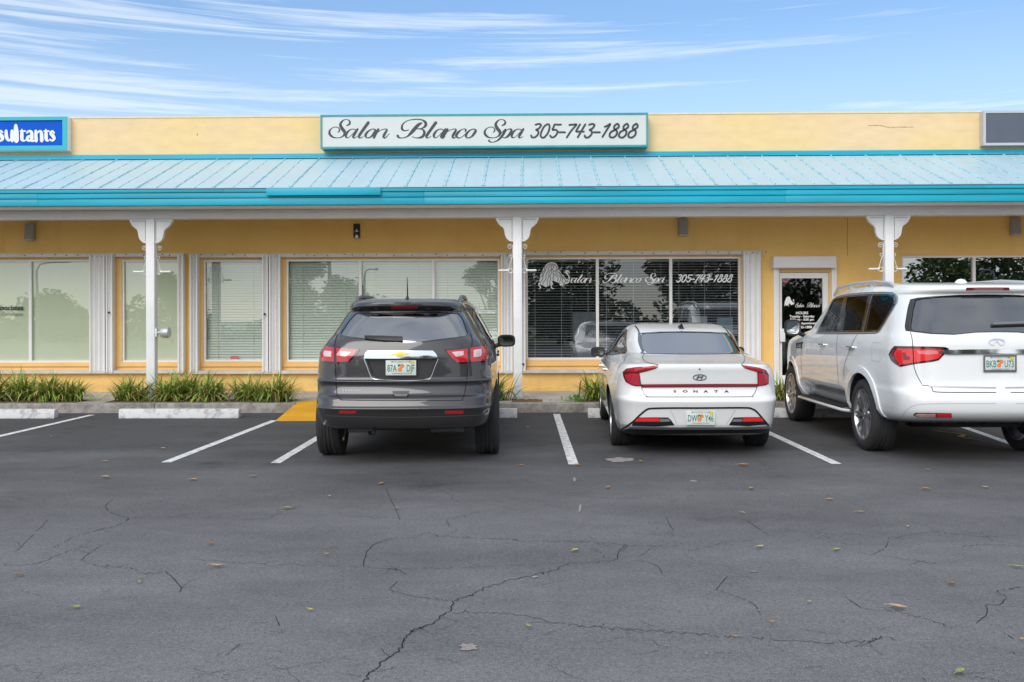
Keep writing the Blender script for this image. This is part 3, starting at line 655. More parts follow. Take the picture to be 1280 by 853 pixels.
# ------------------------------------------------------------------ ground
def asphalt_material():
    m, nt, b = nodes_of('asphalt'); N, L = nt.nodes, nt.links
    tc = N.new('ShaderNodeTexCoord'); P = tc.outputs['Object']
    def noise(scale, detail=5, rough=.6, sc=None, loc=None):
        n = N.new('ShaderNodeTexNoise'); n.inputs['Scale'].default_value = scale; n.inputs['Detail'].default_value = detail; n.inputs['Roughness'].default_value = rough
        if sc or loc:
            mp = N.new('ShaderNodeMapping'); mp.inputs['Scale'].default_value = sc or (1, 1, 1); mp.inputs['Location'].default_value = loc or (0, 0, 0); L.new(P, mp.inputs[0]); L.new(mp.outputs[0], n.inputs['Vector'])
        else: L.new(P, n.inputs['Vector'])
        return n.outputs['Fac']
    def mrange(v, a, b_, c, d):
        r = N.new('ShaderNodeMapRange'); L.new(v, r.inputs[0]); r.inputs[1].default_value = a; r.inputs[2].default_value = b_; r.inputs[3].default_value = c; r.inputs[4].default_value = d; return r.outputs[0]
    def math_(op, a, b_):
        q = N.new('ShaderNodeMath'); q.operation = op
        for i, v in enumerate((a, b_)):
            if isinstance(v, (int, float)): q.inputs[i].default_value = v
            else: L.new(v, q.inputs[i])
        return q.outputs[0]
    sx = N.new('ShaderNodeSeparateXYZ'); L.new(P, sx.inputs[0])
    yy = math_('ADD', sx.outputs['Y'], mrange(noise(.5, 4, .6, (1, 1.6, 1)), .3, .7, -2.2, 2.2))
    stall = mrange(yy, 3.6, 11.4, 0, 1)                       # darker sealed strip where the cars stand
    drift = mrange(noise(.55, 6, .62, (.6, 1.8, 1)), .32, .68, -.16, .16)
    fine = mrange(noise(9, 6, .7), .3, .7, -.10, .10)
    grit = math_('ADD', mrange(noise(140, 3, .7), .36, .66, -.34, .38), mrange(noise(44, 5, .8), .36, .64, -.28, .28))
    vo = N.new('ShaderNodeTexVoronoi'); vo.inputs['Scale'].default_value = 52; L.new(P, vo.inputs['Vector'])
    peb = mrange(vo.outputs['Distance'], .06, .17, 1.5, 0)
    pebn = math_('MULTIPLY', peb, mrange(noise(1.1, 4, .65, (1, 1, 1), (5, 2, 0)), .47, .66, 0.04, 1))
    base = mrange(stall, 0, 1, .178, .072)
    k = math_('ADD', math_('ADD', drift, fine), math_('ADD', grit, math_('MULTIPLY', pebn, .8)))
    oil = math_('MULTIPLY', mrange(noise(1.15, 6, .7, (1, 1, 1), (3, 4, 0)), .57, .70, 0, .45), mrange(stall, .35, .9, .15, 1))
    val = math_('MULTIPLY', math_('MULTIPLY', base, math_('SUBTRACT', 1, oil)), math_('ADD', 1, k))
    # hairline crazing
    vc = N.new('ShaderNodeTexVoronoi'); vc.feature = 'DISTANCE_TO_EDGE'; vc.inputs['Scale'].default_value = .62
    wn = N.new('ShaderNodeTexNoise'); wn.inputs['Scale'].default_value = 2.2; wn.inputs['Detail'].default_value = 6; L.new(P, wn.inputs['Vector'])
    mxv = N.new('ShaderNodeMix'); mxv.data_type = 'VECTOR'; mxv.inputs['Factor'].default_value = .38; L.new(P, mxv.inputs['A']); L.new(wn.outputs['Color'], mxv.inputs['B']); L.new(mxv.outputs['Result'], vc.inputs['Vector'])
    cr = mrange(vc.outputs['Distance'], .0008, .0032, .5, 0)
    crm = math_('MULTIPLY', cr, mrange(noise(.8, 3, .5, (1, 1, 1), (1, 8, 0)), .50, .62, 0, .8))
    val2 = math_('MULTIPLY', val, math_('SUBTRACT', 1, crm))
    cc = N.new('ShaderNodeCombineColor')
    L.new(math_('MULTIPLY', val2, 1.0), cc.inputs[0]); L.new(math_('MULTIPLY', val2, .975), cc.inputs[1]); L.new(math_('MULTIPLY', val2, .992), cc.inputs[2])
    L.new(cc.outputs[0], b.inputs['Base Color']); b.inputs['Roughness'].default_value = .82; b.inputs['Specular IOR Level'].default_value = .35
    bp = N.new('ShaderNodeBump'); bp.inputs['Strength'].default_value = .55; bp.inputs['Distance'].default_value = .006
    L.new(noise(120, 4, .7), bp.inputs['Height']); L.new(bp.outputs[0], b.inputs['Normal'])
    return m
g = MB(); g.quad((-45, -14, 0), (45, -14, 0), (45, 14.95, 0), (-45, 14.95, 0))
tag(g.build('asphalt_parking_lot', asphalt_material()), kind='structure')
g = MB(); g.quad((-900, -900, -.03), (900, -900, -.03), (900, 900, -.03), (-900, 900, -.03))
tag(g.build('ground', mat('lawn', (.13, .15, .08), .9, var=.3, scale=.4)), kind='structure')

M_conc = mat('concrete', (.30, .28, .26), .85, var=.28, scale=3.5, bump=.5, bscale=40)
M_walk = mat('sidewalk_concrete', (.50, .45, .40), .8, var=.18, scale=1.6, bump=.25, bscale=60)
M_curb = mat('curb_concrete', (.30, .27, .245), .9, var=.35, scale=7, dirt=(.11, .10, .085), bump=.8, bscale=45)
RX0, RX1 = X(372, 503, 15.1), -1.75
g = MB(); g.box(BX0, BX1, 15.12, YW+.02, -.02, SW); tag(g.build('sidewalk', M_walk), kind='structure')
g = MB(); sgm = [BX0]+[q for q in (-12.2, -9.1, -6.0)]+[RX0]
for a, b in zip(sgm[:-1], sgm[1:]): g.box(a, b-.006, 14.93, 15.119, -.02, .152)
sgm = [RX1, 1.25, 4.3, 7.4, 10.5, BX1]
for a, b in zip(sgm[:-1], sgm[1:]): g.box(a, b-.006, 14.93, 15.119, -.02, .152)
tag(g.build('curb', M_curb, bevel=.022, segs=3), kind='structure')
# yellow ramp between the first stall and the dark car
M_yel = mat('yellow_road_paint', (.74, .36, .012), .7, var=.14, scale=3, bump=.25, bscale=60)
g = MB(); f0 = onZ(342, 527.5).x
g.add([(f0, 13.72, .006), (RX1+.35, 13.72, .006), (RX1, 15.118, .156), (RX0, 15.118, .156), (f0, 13.72, -.01), (RX1+.35, 13.72, -.01), (RX1, 15.118, -.01), (RX0, 15.118, -.01), (RX0, 15.45, .156), (RX1, 15.45, .156)],
      [(0, 1, 2, 3), (0, 4, 5, 1), (1, 5, 6, 2), (3, 7, 4, 0), (3, 2, 9, 8)])
tag(g.build('yellow_ramp', M_yel), kind='structure')
# white stall lines, worn
M_line = mat('line_paint', (.60, .595, .585), .75, var=.30, scale=13, bump=.2, bscale=60, dirt=(.24, .23, .23))
g = MB()
for top, bot in (((115, 519), (-140, 578)), ((343, 526), (207, 578.6)), ((430, 528), (344, 579.5)), ((695.7, 518), (717, 581.2)), ((911, 518.5), (1046, 580.5)), ((1192, 530), (1332, 579))):
    a, b = onZ(*top), onZ(*bot); n = 14
    for i in range(n):
        p, q = a.lerp(b, i/n), a.lerp(b, (i+1)/n); hw = .052
        g.quad((p.x-hw, p.y, .004), (p.x+hw, p.y, .004), (q.x+hw, q.y, .004), (q.x-hw, q.y, .004))
tag(g.build('parking_line', M_line), kind='structure')
def blob(px, py, wpx, hpx, m, name, seed, z=.0045):
    r = random.Random(seed); P = []
    for i in range(18):
        a = i*math.pi/9; k = r.uniform(.55, 1.1); P.append(onZ(px+wpx/2*k*math.cos(a), py+hpx/2*k*math.sin(a)))
    g = MB(); g.add([(p.x, p.y, z) for p in P], [tuple(range(18))][::-1]); 
    return tag(g.build(name, m), kind='structure')
M_patch = mat('bare_patch', (.30, .26, .245), .9, var=.3, scale=20, bump=.4, bscale=80)
for i, (px, py, w_, h_) in enumerate([(774, 575.5, 36, 7), (585, 810, 27, 11), (668, 722, 9, 3), (867, 602, 11, 2.5), (725, 636, 4, 12), (941, 715, 12, 1.6), (718, 600, 4, 6), (883, 818, 4, 3), (660, 534, 5, 1.5)]): blob(px, py, w_, h_, M_patch, 'asphalt_patch', i)
g = MB(); ys = [onZ(*p) for p in catmull([(1165, 538.5), (1185, 541), (1205, 543.5), (1200, 547), (1216, 549), (1235, 553)], 3)]
for i in range(len(ys)-1):
    h_ = .07*rnd.uniform(.5, 1.2); g.quad((ys[i].x, ys[i].y-h_, .005), (ys[i+1].x, ys[i+1].y-h_, .005), (ys[i+1].x, ys[i+1].y+h_, .005), (ys[i].x, ys[i].y+h_, .005))
tag(g.build('yellow_paint_mark', mat('old_yellow_paint', (.55, .36, .10), .8, var=.3, scale=10)), kind='structure')

# cracks in the asphalt
M_crack = mat('crack', (.022, .021, .022), 1, spec=.1)
CR = [
 (1.9, [(454,853),(465,841),(477,829),(488,822),(501,810),(506,800),(513,791),(524,785),(541,780),(551,771),(564,763),(566,751)]),
 (1.2, [(566,751),(586,746),(605,736),(643,725),(685,715),(711,705)]),
 (.7, [(711,705),(745,703),(772,700)]), (1.3, [(772,700),(772,694),(774,689)]), (.8, [(774,689),(783,683),(817,683),(850,683)]),
 (.7, [(564,768),(602,766),(632,768),(662,772),(700,780),(742,784),(783,788),(836,790),(880,794),(922,797)]), (.9, [(922,797),(982,801),(1039,804),(1085,802),(1104,797),(1125,802)]),
 (.9, [(533,666),(549,670),(587,673),(624,674),(658,677)]), (.6, [(658,677),(708,677),(753,679),(783,682)]),
 (.7, [(533,666),(515,672),(488,674)]), (1.2, [(488,674),(469,681),(458,691),(454,710)]),
 (.9, [(507,719),(498,713),(480,712)]), (.9, [(497,727),(486,738)]), (.6, [(486,738),(511,745),(541,749),(560,751)]),
 (1.0, [(141,624),(132,634),(143,643),(161,648)]), (1.1, [(161,648),(153,655),(120,664),(91,672),(68,685)]),
 (.8, [(161,648),(223,647),(286,649),(331,650)]), (.8, [(331,650),(352,641),(377,632)]),
 (.9, [(0,707),(41,706),(74,694)]), (.7, [(74,694),(99,685),(137,680)]), (1.0, [(128,682),(112,692),(101,701)]), (.7, [(101,701),(120,707),(159,710),(182,717),(207,715)]), (1.5, [(207,715),(219,726),(226,736),(224,741)]), (.8, [(226,736),(248,733)]),
 (1.1, [(933,651),(948,661),(962,670)]), (.7, [(979,664),(1032,667),(1085,669)]), (.8, [(1107,674),(1160,666),(1195,668)]), (.6, [(1195,668),(1228,671),(1255,672)]),
 (.9, [(1111,673),(1107,685),(1092,693)]), (.8, [(1071,691),(1115,697)]), (1.0, [(1115,697),(1149,702),(1172,706)]),
 (1.1, [(909,721),(895,738)]), (.7, [(895,738),(926,748)]), (1.0, [(926,748),(943,757),(951,770)]),
 (.9, [(1280,734),(1247,739),(1259,748)]), (1.2, [(1259,748),(1247,757),(1234,757),(1234,768),(1219,781)]), (1.1, [(1056,746),(1077,761)]), (.6, [(1077,761),(1111,765)]),
 (.7, [(1202,683),(1236,681),(1290,684)]), (.7, [(480,606),(500,650)]), (.6, [(640,594),(658,601),(668,604)]), (.5, [(683,617),(745,622),(800,623)]),
 (1.2, [(832,646),(838,658),(842,664)]), (.6, [(790,668),(830,669),(860,672)]), (.9, [(738,688),(752,692),(755,698)]), (.9, [(793,700),(820,707),(828,718)]),
 (.5, [(430,645),(480,648),(540,651),(580,645),(600,640)]), (.8, [(558,650),(562,660)]), (.7, [(344,770),(352,790)]), (.8, [(130,741),(142,735)]), (.6, [(860,690),(900,680),(940,676)]), (.7, [(1240,810),(1262,815),(1270,818)]),
 (.5, [(240,700),(330,705),(420,708),(520,712),(640,708),(711,705)]), (.5, [(60,650),(20,690)]), (.5, [(282,820),(300,806)]), (1.1, [(1255,792),(1268,800)]), (.8, [(1100,760),(1150,772),(1190,786)])]
g = MB()
rc = random.Random(21); extra = []
for wpx, pl in CR:                                       # short side branches
    for i in range(1, len(pl)-1):
        if rc.random() < .45:
            x_, y_ = pl[i]; s_ = (y_-400)/300; dx, dy = rc.choice((-1, 1))*rc.uniform(8, 30)*s_, rc.gauss(0, 7)*s_
            extra.append((rc.uniform(0, .3), [(x_, y_), (x_+dx*.5+rc.gauss(0, 3), y_+dy*.5+rc.gauss(0, 2)), (x_+dx, y_+dy)]))
for k in range(85):                                     # fine crazing
    y_ = 610+240*rc.random()**.8; x_ = rc.uniform(-20, 1300); s_ = (y_-400)/300; a_ = rc.uniform(-1, 1); L_ = rc.uniform(8, 34)*s_
    extra.append((rc.uniform(-.2, .12), [(x_, y_), (x_+L_*.5+rc.gauss(0, 2), y_+a_*L_*.25+rc.gauss(0, 1.5)), (x_+L_, y_+a_*L_*.5)]))
CR = [(w_*.72, p_) for w_, p_ in CR]+extra
for wpx, pl in CR:
    ln_ = sum(math.hypot(b[0]-a[0], b[1]-a[1]) for a, b in zip(pl, pl[1:])); C = catmull(pl, max(3, min(11, int(ln_/(len(pl)-1)/2.2)))); n = len(C); W = []; jk = min(1, ln_/110)
    for i, c in enumerate(C):
        s = (c[1]-400)/300
        jx, jy = rnd.gauss(0, 1.1)*s*jk, rnd.gauss(0, .75)*s*jk
        fade = min(1, .35+min(i, n-1-i)/3)
        W.append((onZ(c[0]+jx, c[1]+jy), wpx*rnd.uniform(.45, 1.35)*fade))
    for i in range(n-1):
        if wpx < .8 and rc.random() < .13: continue
        (a, wa), (b, wb) = W[i], W[i+1]; t = Vector((b.x-a.x, b.y-a.y, 0)).normalized(); nn = Vector((-t.y, t.x, 0))
        ka, kb = .0009+wa*.0013, .0009+wb*.0013
        g.quad((a.x-nn.x*ka, a.y-nn.y*ka, .003), (b.x-nn.x*kb, b.y-nn.y*kb, .003), (b.x+nn.x*kb, b.y+nn.y*kb, .003), (a.x+nn.x*ka, a.y+nn.y*ka, .003))
tag(g.build('asphalt_cracks', M_crack), kind='structure')

# wheel stops
M_stop = mat('white_concrete', (.56, .55, .54), .8, var=.26, scale=9, bump=.4, bscale=50, dirt=(.22, .21, .20))
def wheel_stop(x, label):
    o = MB(); L_ = .915; wy, h = .075, .14
    o.prism([(-wy, 0), (wy, 0), (wy*.72, h), (-wy*.72, h)], lambda u, v, k: (-L_ if k == 0 else L_, u, v))
    ob = o.build('wheel_stop', M_stop, bevel=.012); ob.location = (x, 14.16, .001)
    tag(ob, label, 'wheel stop', 'white concrete wheel stops')
    for s in (-.55, .55):
        pn = MB(); pn.lathe([(h-.004, .014), (h+.003, .012), (h+.0035, .0005)], 'z', (s, 0, 0), 10)
        pn.build('steel_pin', mat('rusty_pin', (.16, .08, .05), .7), ob)
    return ob
wheel_stop(X(68, 515, 14.1)-.915, 'white concrete wheel stop before the plants at the far left, cut by the picture edge')
wheel_stop((X(147, 515, 14.1)+X(299.5, 515, 14.1))/2, 'white concrete wheel stop in full view between the first two stall lines')
wheel_stop(X(646.5, 515, 14.1)-.915, 'white concrete wheel stop mostly hidden ahead of the dark grey SUV')
wheel_stop(X(735, 515, 14.1)+.915, 'white concrete wheel stop ahead of the white sedan')
wheel_stop(X(965, 515, 14.1)+.915, 'white concrete wheel stop ahead of the white SUV')

# planting soil and plants
M_soil = mat('mulch', (.20, .11, .06), .95, var=.6, scale=30, bump=1, bscale=60)
def soil(px0, px1, seed):
    r = random.Random(seed); a, b = X(px0, 500, 15.4), X(px1, 500, 15.4); n = 14; P = []
    for i in range(n): P.append((a+(b-a)*i/(n-1), 15.135+r.uniform(0, .04)))
    for i in range(n): P.append((b-(b-a)*i/(n-1), 15.62+r.uniform(-.12, .1)))
    g = MB(); g.add([(x_, y_, SW+.006) for x_, y_ in P], [tuple(range(2*n))]); tag(g.build('planting_soil', M_soil), kind='structure')
soil(-60, 104, 1); soil(138, 368, 2); soil(640, 678, 3); soil(722, 778, 4); soil(960, 990, 5)
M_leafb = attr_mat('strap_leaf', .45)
def grass_clump(px, y, wid, hgt, nb, label, seed, yellow=.2, spread=1.0):
    r = random.Random(seed); x = X(px, 500, y); o = MB(); o.tone = []
    for i in range(nb):
        a = r.uniform(0, 2*math.pi); lean = abs(r.gauss(.92, .40)); lean = min(1.5, lean); Ln = hgt*r.uniform(.6, 1.15)*(1.05+.28*lean)
        bx, by = r.gauss(0, wid*.13), r.gauss(0, .07); wd = r.uniform(.009, .017)
        dx, dy = math.cos(a), math.sin(a)*.7; n = 6; px_, py_, pz = bx, by, 0; ang = .06+lean*.62
        t = r.random()
        c0 = (.25, .36, .06) if t < .5 else ((.43, .55, .13) if t < .86-yellow else ((.52, .48, .13) if t < .95 else (.50, .36, .18)))
        k = r.uniform(.65, 1.25); side = Vector((-dy, dx, 0)).normalized(); tw = r.uniform(-.6, .6); side = (side+Vector((dx, dy, 0))*tw).normalized()
        base = len(o.v); droop = .25+lean*1.15
        for j in range(n+1):
            s = j/n; w_ = wd*(1-s**2.2)*(.7+.6*s if s < .5 else 1)+.0006
            o.v += [(px_-side.x*w_, py_-side.y*w_, pz), (px_+side.x*w_, py_+side.y*w_, pz)]
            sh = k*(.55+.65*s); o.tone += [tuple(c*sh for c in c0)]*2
            st = Ln/n; an = ang+droop*s**1.3
            px_ += dx*math.sin(an)*st*spread; py_ += dy*math.sin(an)*st*spread; pz = max(.004, pz+math.cos(an)*st)
        for j in range(n):
            q = base+2*j; o.f.append((q, q+1, q+3, q+2)); o.m.append(0)
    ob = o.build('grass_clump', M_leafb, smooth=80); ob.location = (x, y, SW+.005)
    return tag(ob, label, 'plant', 'strappy green border plants')
GC = [(-8, 15.42, .75, .50, 230, 'strappy green clump at the left picture edge under the writing window', 1), (28, 15.5, .75, .52, 260, 'tall strappy green clump second from the left picture edge', 2), (60, 15.38, .7, .48, 260, 'strappy green clump in the middle of the leftmost plant row', 3), (90, 15.42, .6, .40, 220, 'low strappy clump at the right end of the leftmost plant row', 4),
      (163, 15.45, .72, .44, 260, 'strappy clump just left of the first white post', 5), (211, 15.4, .7, .46, 280, 'strappy clump just right of the first white post', 6), (232, 15.55, .7, .52, 260, 'tallest strappy clump between the first post and the blinds window', 7), (262, 15.42, .75, .46, 280, 'strappy clump under the narrow blinds window', 8),
      (312, 15.42, .75, .46, 260, 'strappy clump behind the right end of the wheel stop', 9), (345, 15.3, .8, .46, 280, 'strappy clump spilling over the curb beside the yellow ramp', 10), (743, 15.4, .6, .5, 170, 'small strappy clump beside the white sedan mirror side', 11), (975, 15.5, .5, .42, 120, 'small strappy clump at the foot of the glass door', 12), (622, 15.45, .7, .52, 120, 'strappy clump half hidden behind the dark grey SUV', 13)]
for a in GC: grass_clump(*a)
# a low weed on the curb
o = MB(); o.tone = []; r = random.Random(5)
for i in range(150):
    a = r.uniform(0, 6.28); d = abs(r.gauss(0, .13)); c = Vector((math.cos(a)*d*1.2, math.sin(a)*d*.6-.05, r.uniform(.01, .10)*(1.2-d))); s = r.uniform(.014, .03)
    u = Vector((r.uniform(-1, 1), r.uniform(-1, 1), r.uniform(-.3, .6))).normalized(); v = u.orthogonal().normalized(); k = r.uniform(.7, 1.3)
    o.add([c-u*s, c+v*s*.5, c+u*s, c-v*s*.5], [(0, 1, 2, 3)]); o.tone += [(.10*k, .24*k, .03*k)]*4
ob = o.build('weed', M_leafb); ob.location = (X(722, 500, 15.2), 15.2, SW+.004); tag(ob, 'low bright green weed growing over the curb left of the white sedan', 'weed')

# fallen leaves
LC = {'brown': (.26, .14, .07), 'tan': (.46, .32, .19), 'orange': (.46, .23, .08), 'yellow': (.48, .40, .10), 'green': (.31, .31, .08)}
LEAVES = [
 (271,710,'tan',19,'dry tan leaf on open asphalt left of centre, the largest left of the dark SUV'), (263,682,'brown',13,'dry brown leaf just above the large tan leaf on the left asphalt'), (25,721,'brown',13,'brown leaf near the left picture edge on open asphalt'),
 (174,730,'green',10,'small green leaf below the left crack junction'), (95,762,'green',13,'olive green leaf alone in the lower left asphalt'), (388,765,'yellow',11,'yellow leaf alone on the lower asphalt between left edge and the big crack'), (317,597,'orange',10,'orange leaf below the line left of the dark SUV'), (132,598,'tan',13,'tan leaf cluster piece in the left stall mouth'), (242,601,'tan',10,'tan leaf under the lower end of the second stall line'), (412,622,'tan',7,'small tan leaf in front of the dark SUV left wheel'), (359,637,'green',12,'yellow green leaf at the end of the long left crack'), (408,695,'orange',9,'pinkish orange leaf in front of the dark SUV'),
 (477,606,'orange',10,'orange leaf directly behind the dark grey SUV'), (496,637,'green',7,'small green leaf behind the dark grey SUV'), (719,690,'yellow',13,'yellow orange leaf below the middle stall line on the cracked asphalt'), (661,786,'green',12,'olive leaf at the middle bottom beside the crack'), (760,611,'orange',10,'orange leaf behind the white sedan left wheel'), (801,578,'yellow',7,'small yellow leaf beside the pale patch behind the sedan'), (652,583,'orange',7,'small orange leaf right of the dark SUV rear wheel'), (723,583,'orange',7,'small orange leaf at the foot of the middle stall line'), (841,628,'brown',6,'tiny brown leaf behind the sedan'),
 (929,583,'orange',13,'orange brown leaf behind the sedan right wheel'), (939,612,'green',10,'dull green leaf behind the sedan right wheel'), (1037,626,'tan',9,'tan leaf below the end of the line between sedan and white SUV'), (1075,642,'tan',10,'flat tan leaf behind the white SUV left wheel'), (1158,613,'orange',11,'orange leaf behind the white SUV'), (1160,589,'orange',8,'small orange leaf close behind the white SUV bumper'), (1232,611,'tan',9,'pale tan leaf near the right edge behind the white SUV'), (950,686,'yellow',12,'yellow leaf in the middle right cracked asphalt'), (1046,689,'yellow',11,'bright yellow green leaf among the right cracks'), (1135,660,'yellow',7,'small yellow leaf above the right cracks'), (1272,711,'green',16,'yellow green leaf at the right picture edge'), (1189,732,'brown',13,'curled brown leaf right of the cracked area'), (1122,762,'tan',23,'big tan leaf, the largest in the right half'), (1012,755,'tan',9,'small tan leaf left of the big tan leaf'), (965,780,'orange',8,'upright orange leaf in the lower right asphalt'), (919,799,'orange',9,'orange leaf on the long lower right crack'), (1200,843,'green',22,'large green leaf at the bottom right edge'), (1278,802,'tan',8,'tan leaf at the right picture edge low down'), (929,643,'tan',9,'tan leaf above the short crack behind the sedan'), (204,562,'tan',8,'tan leaf inside the second stall from left'), (132,578,'tan',8,'tan leaf inside the leftmost stall opening'), (64,547,'orange',6,'small orange leaf in the leftmost stall')]
for i, (px, py, c, wpx, lab) in enumerate(LEAVES):
    r = random.Random(i+40); p = onZ(px, py); sc = (py-400)/H_CAM; Ln = wpx/sc; b = MB(); n = 7; yaw = r.uniform(-1.2, 1.2); curl = r.uniform(.06, .3); W_ = Ln*r.uniform(.17, .26)
    for j in range(n+1):
        s = j/n; x_ = (s-.5)*Ln; w_ = W_*math.sin(math.pi*min(1, s*1.02))**.7*(1-.25*s)+.001; z = .008+curl*Ln*(2*s-1)**2*.5
        b.v += [(x_, -w_, z+w_*.45), (x_, 0, z), (x_, w_, z+w_*.55)]
    for j in range(n):
        q = 3*j; b.f += [(q, q+3, q+4, q+1), (q+1, q+4, q+5, q+2)]; b.m += [0, 0]
    b.tube([(-Ln*.5, 0, .008+curl*Ln*.5), (-Ln*.72, Ln*.04, .012)], .0015, 4)
    ob = b.build('fallen_leaf', mat('leaf_'+c, LC[c], .7, var=.35, scale=40), smooth=70); ob.location = (p.x, p.y, .004); ob.rotation_euler = (0, 0, yaw)
    tag(ob, lab, 'leaf', 'fallen leaves on the asphalt')

# ------------------------------------------------------------------ what the windows mirror: trees, lamps and a pole across the lot
M_bark = mat('bark', (.10, .08, .06), .9, var=.3, scale=8, bump=.6, bscale=20)
M_crown = attr_mat('tree_leaf', .6)
def tree(x, y, h, cw, label, seed, nl=5200, z0=.3):
    r = random.Random(seed); o = empty('tree', (x, y, 0), label, 'tree', 'trees across the parking lot behind the photographer')
    t = MB(); t.tube([(0, 0, -.05), (.05, .03, h*.2), (-.05, .05, h*.45), (.05, 0, h*.7)], [h*.035, h*.028, h*.022, h*.01], 10)
    cl = []
    for i in range(34):
        a = r.uniform(0, 6.28); zz = r.uniform(z0, 1); rad = cw*(math.sin(math.pi*min(.98, .18+.8*(zz-z0)/(1-z0))))*r.uniform(.25, 1)
        c = Vector((rad*math.cos(a), rad*math.sin(a), h*zz)); cl.append((c, r.uniform(.16, .30)*cw))
        if i < 9: t.tube([(0, 0, h*(.25+.04*i)), c*.6+Vector((0, 0, h*.1)), c], [h*.012, h*.008, h*.003], 6)
    t.build('trunk', M_bark, o, smooth=60)
    cr = MB(); cr.tone = []
    for i in range(nl):
        c, rr = cl[i % len(cl)]; d = Vector((r.gauss(0, 1), r.gauss(0, 1), r.gauss(0, .8))).normalized()*rr*r.uniform(.5, 1.1); p = c+d; s = r.uniform(.09, .2)*(cw/2.5)**.5
        u = Vector((r.gauss(0, 1), r.gauss(0, 1), r.gauss(0, .5))).normalized(); v = u.orthogonal().normalized(); k = r.uniform(.5, 1.4)*(.6+.5*(p.z/h))
        cr.add([p-u*s, p+v*s*.5, p+u*s, p-v*s*.5], [(0, 1, 2, 3)]); cr.tone += [(.16*k, .20*k, .08*k)]*4
    cr.build('crown', M_crown, o)
    return o
def refl(px, py, Yb):
    """the point at depth Yb behind the camera whose mirror image in the shop glass shows at px, py"""
    d = ray(px, py); t = (YW+.07)/d.y; p = CAM+d*t; t2 = (YW+.07-Yb)/d.y; return Vector((p.x+d.x*t2, Yb, p.z+d.z*t2))
for px, py, Yb, cw, lab, sd_ in ((384, 318, -24, 3.0, 'broad leafy tree across the lot mirrored in the left half of the middle window', 3), (432, 361, -30, 3.2, 'low round tree across the lot mirrored in the middle window', 4), (612, 322, -26, 2.6, 'tall dark tree across the lot mirrored at the right end of the middle window', 5), (215, 345, -26, 2.4, 'tree across the lot mirrored in the window behind the first post', 6), (700, 300, -22, 4.2, 'large dark tree across the lot mirrored in the left salon pane', 7), (890, 300, -20, 4.6, 'large dark tree across the lot mirrored in the phone number pane', 8), (1172, 322, -24, 3.3, 'dark tree across the lot mirrored in the black window', 9), (1010, 315, -24, 3.0, 'tree across the lot mirrored in the glass door', 10), (60, 378, -34, 4.0, 'low spreading tree far left across the lot', 11), (1240, 300, -22, 3.5, 'tall tree across the lot behind the white SUV', 12)):
    p = refl(px, py, Yb); tree(p.x, Yb, p.z, cw, lab, sd_, z0=.15)
g = MB(); r = random.Random(3); g.tone = []
for i in range(9000):
    x_ = r.uniform(-60, 60); h_ = 2.0+.9*math.sin(x_*.35)+.6*math.sin(x_*.9+1); p = Vector((x_, -40+r.uniform(-1.5, 1.5), r.uniform(0, max(.6, h_)))); s = r.uniform(.2, .45)
    u = Vector((r.gauss(0, 1), r.gauss(0, 1), r.gauss(0, .6))).normalized(); v = u.orthogonal().normalized(); k = r.uniform(.6, 1.4)
    g.add([p-u*s, p+v*s*.6, p+u*s, p-v*s*.6], [(0, 1, 2, 3)]); g.tone += [(.16*k, .20*k, .09*k)]*4
ob = g.build('hedge', M_crown); tag(ob, 'long uneven green hedge beyond the lot, mirrored low in the windows', 'hedge', kind='stuff')
def street_lamp(px, py, Yb, label, arm):
    p = refl(px, py, Yb); o = empty('street_lamp', (p.x, Yb, 0), label, 'street lamp'); m_ = mat('lamp_steel', (.28, .29, .30), .5, metal=.3)
    b = MB(); b.tube([(0, 0, 0), (0, 0, p.z*.9), (arm*.12, 0, p.z*.97), (arm*.5, 0, p.z), (arm, 0, p.z)], [.09, .06, .05, .045, .04], 8); b.build('pole', m_, o, smooth=50)
    b = MB(); b.lathe([(-.05, .001), (-.05, .13), (.02, .16), (.09, .08), (.1, .001)], 'z', (arm*1.12, 0, p.z), 14); b.build('lamp_head', m_, o, smooth=50)
street_lamp(455, 336, -18, 'steel street lamp across the lot mirrored in the middle window', .6)
street_lamp(47, 328, -18, 'tall curved street lamp across the lot mirrored in the left window', 1.6)
street_lamp(1243, 337, -18, 'street lamp across the lot mirrored at the right of the black window', -.6)
p = refl(412, 322, -21)
o = empty('utility_pole', (p.x, -21, 0), 'wooden utility pole across the lot mirrored in the middle window', 'utility pole')
b = MB(); b.tube([(0, 0, 0), (0, 0, p.z+2)], [.15, .11], 10); b.build('pole', M_bark, o, smooth=50)
b = MB(); b.box(-1, 1, -.05, .05, p.z+1.2, p.z+1.32); b.build('cross_arm', M_bark, o)

# things seen through the salon glass
M_w = mat('shelf_white', (.35, .35, .34), .5)
o = empty('product_shelf', (X(810), 20.2, .1), 'shelf of hair products dimly seen through the middle salon pane', 'shelf')
b = MB()
for z in (.5, 1.0, 1.45, 1.75): b.box(-1.3, 1.3, -.16, .16, z-.02, z)
for x_ in (-1.3, 0, 1.3): b.box(x_-.02, x_+.02, -.16, .16, 0, 2.1)
b.build('shelf_frame', M_w, o); r = random.Random(9)
for z in (.5, 1.0, 1.45, 1.75):
    x_ = -1.2
    while x_ < 1.2:
        if r.random() < .8 and abs(x_) > .08:
            b = MB(); h_ = r.uniform(.12, .24); q = r.uniform(.025, .04); b.lathe([(0, .001), (0, q), (h_*.7, q), (h_*.8, q*.4), (h_, q*.4), (h_, .001)], 'z', (x_, r.uniform(-.08, .08), z+.001), 10)
            b.build('bottle', mat('bottle_%d' % r.randrange(5), [(.5,.5,.48),(.3,.05,.05),(.4,.35,.1),(.05,.05,.06),(.2,.35,.2)][r.randrange(5)], .3), o, smooth=40)
        x_ += r.uniform(.09, .2)
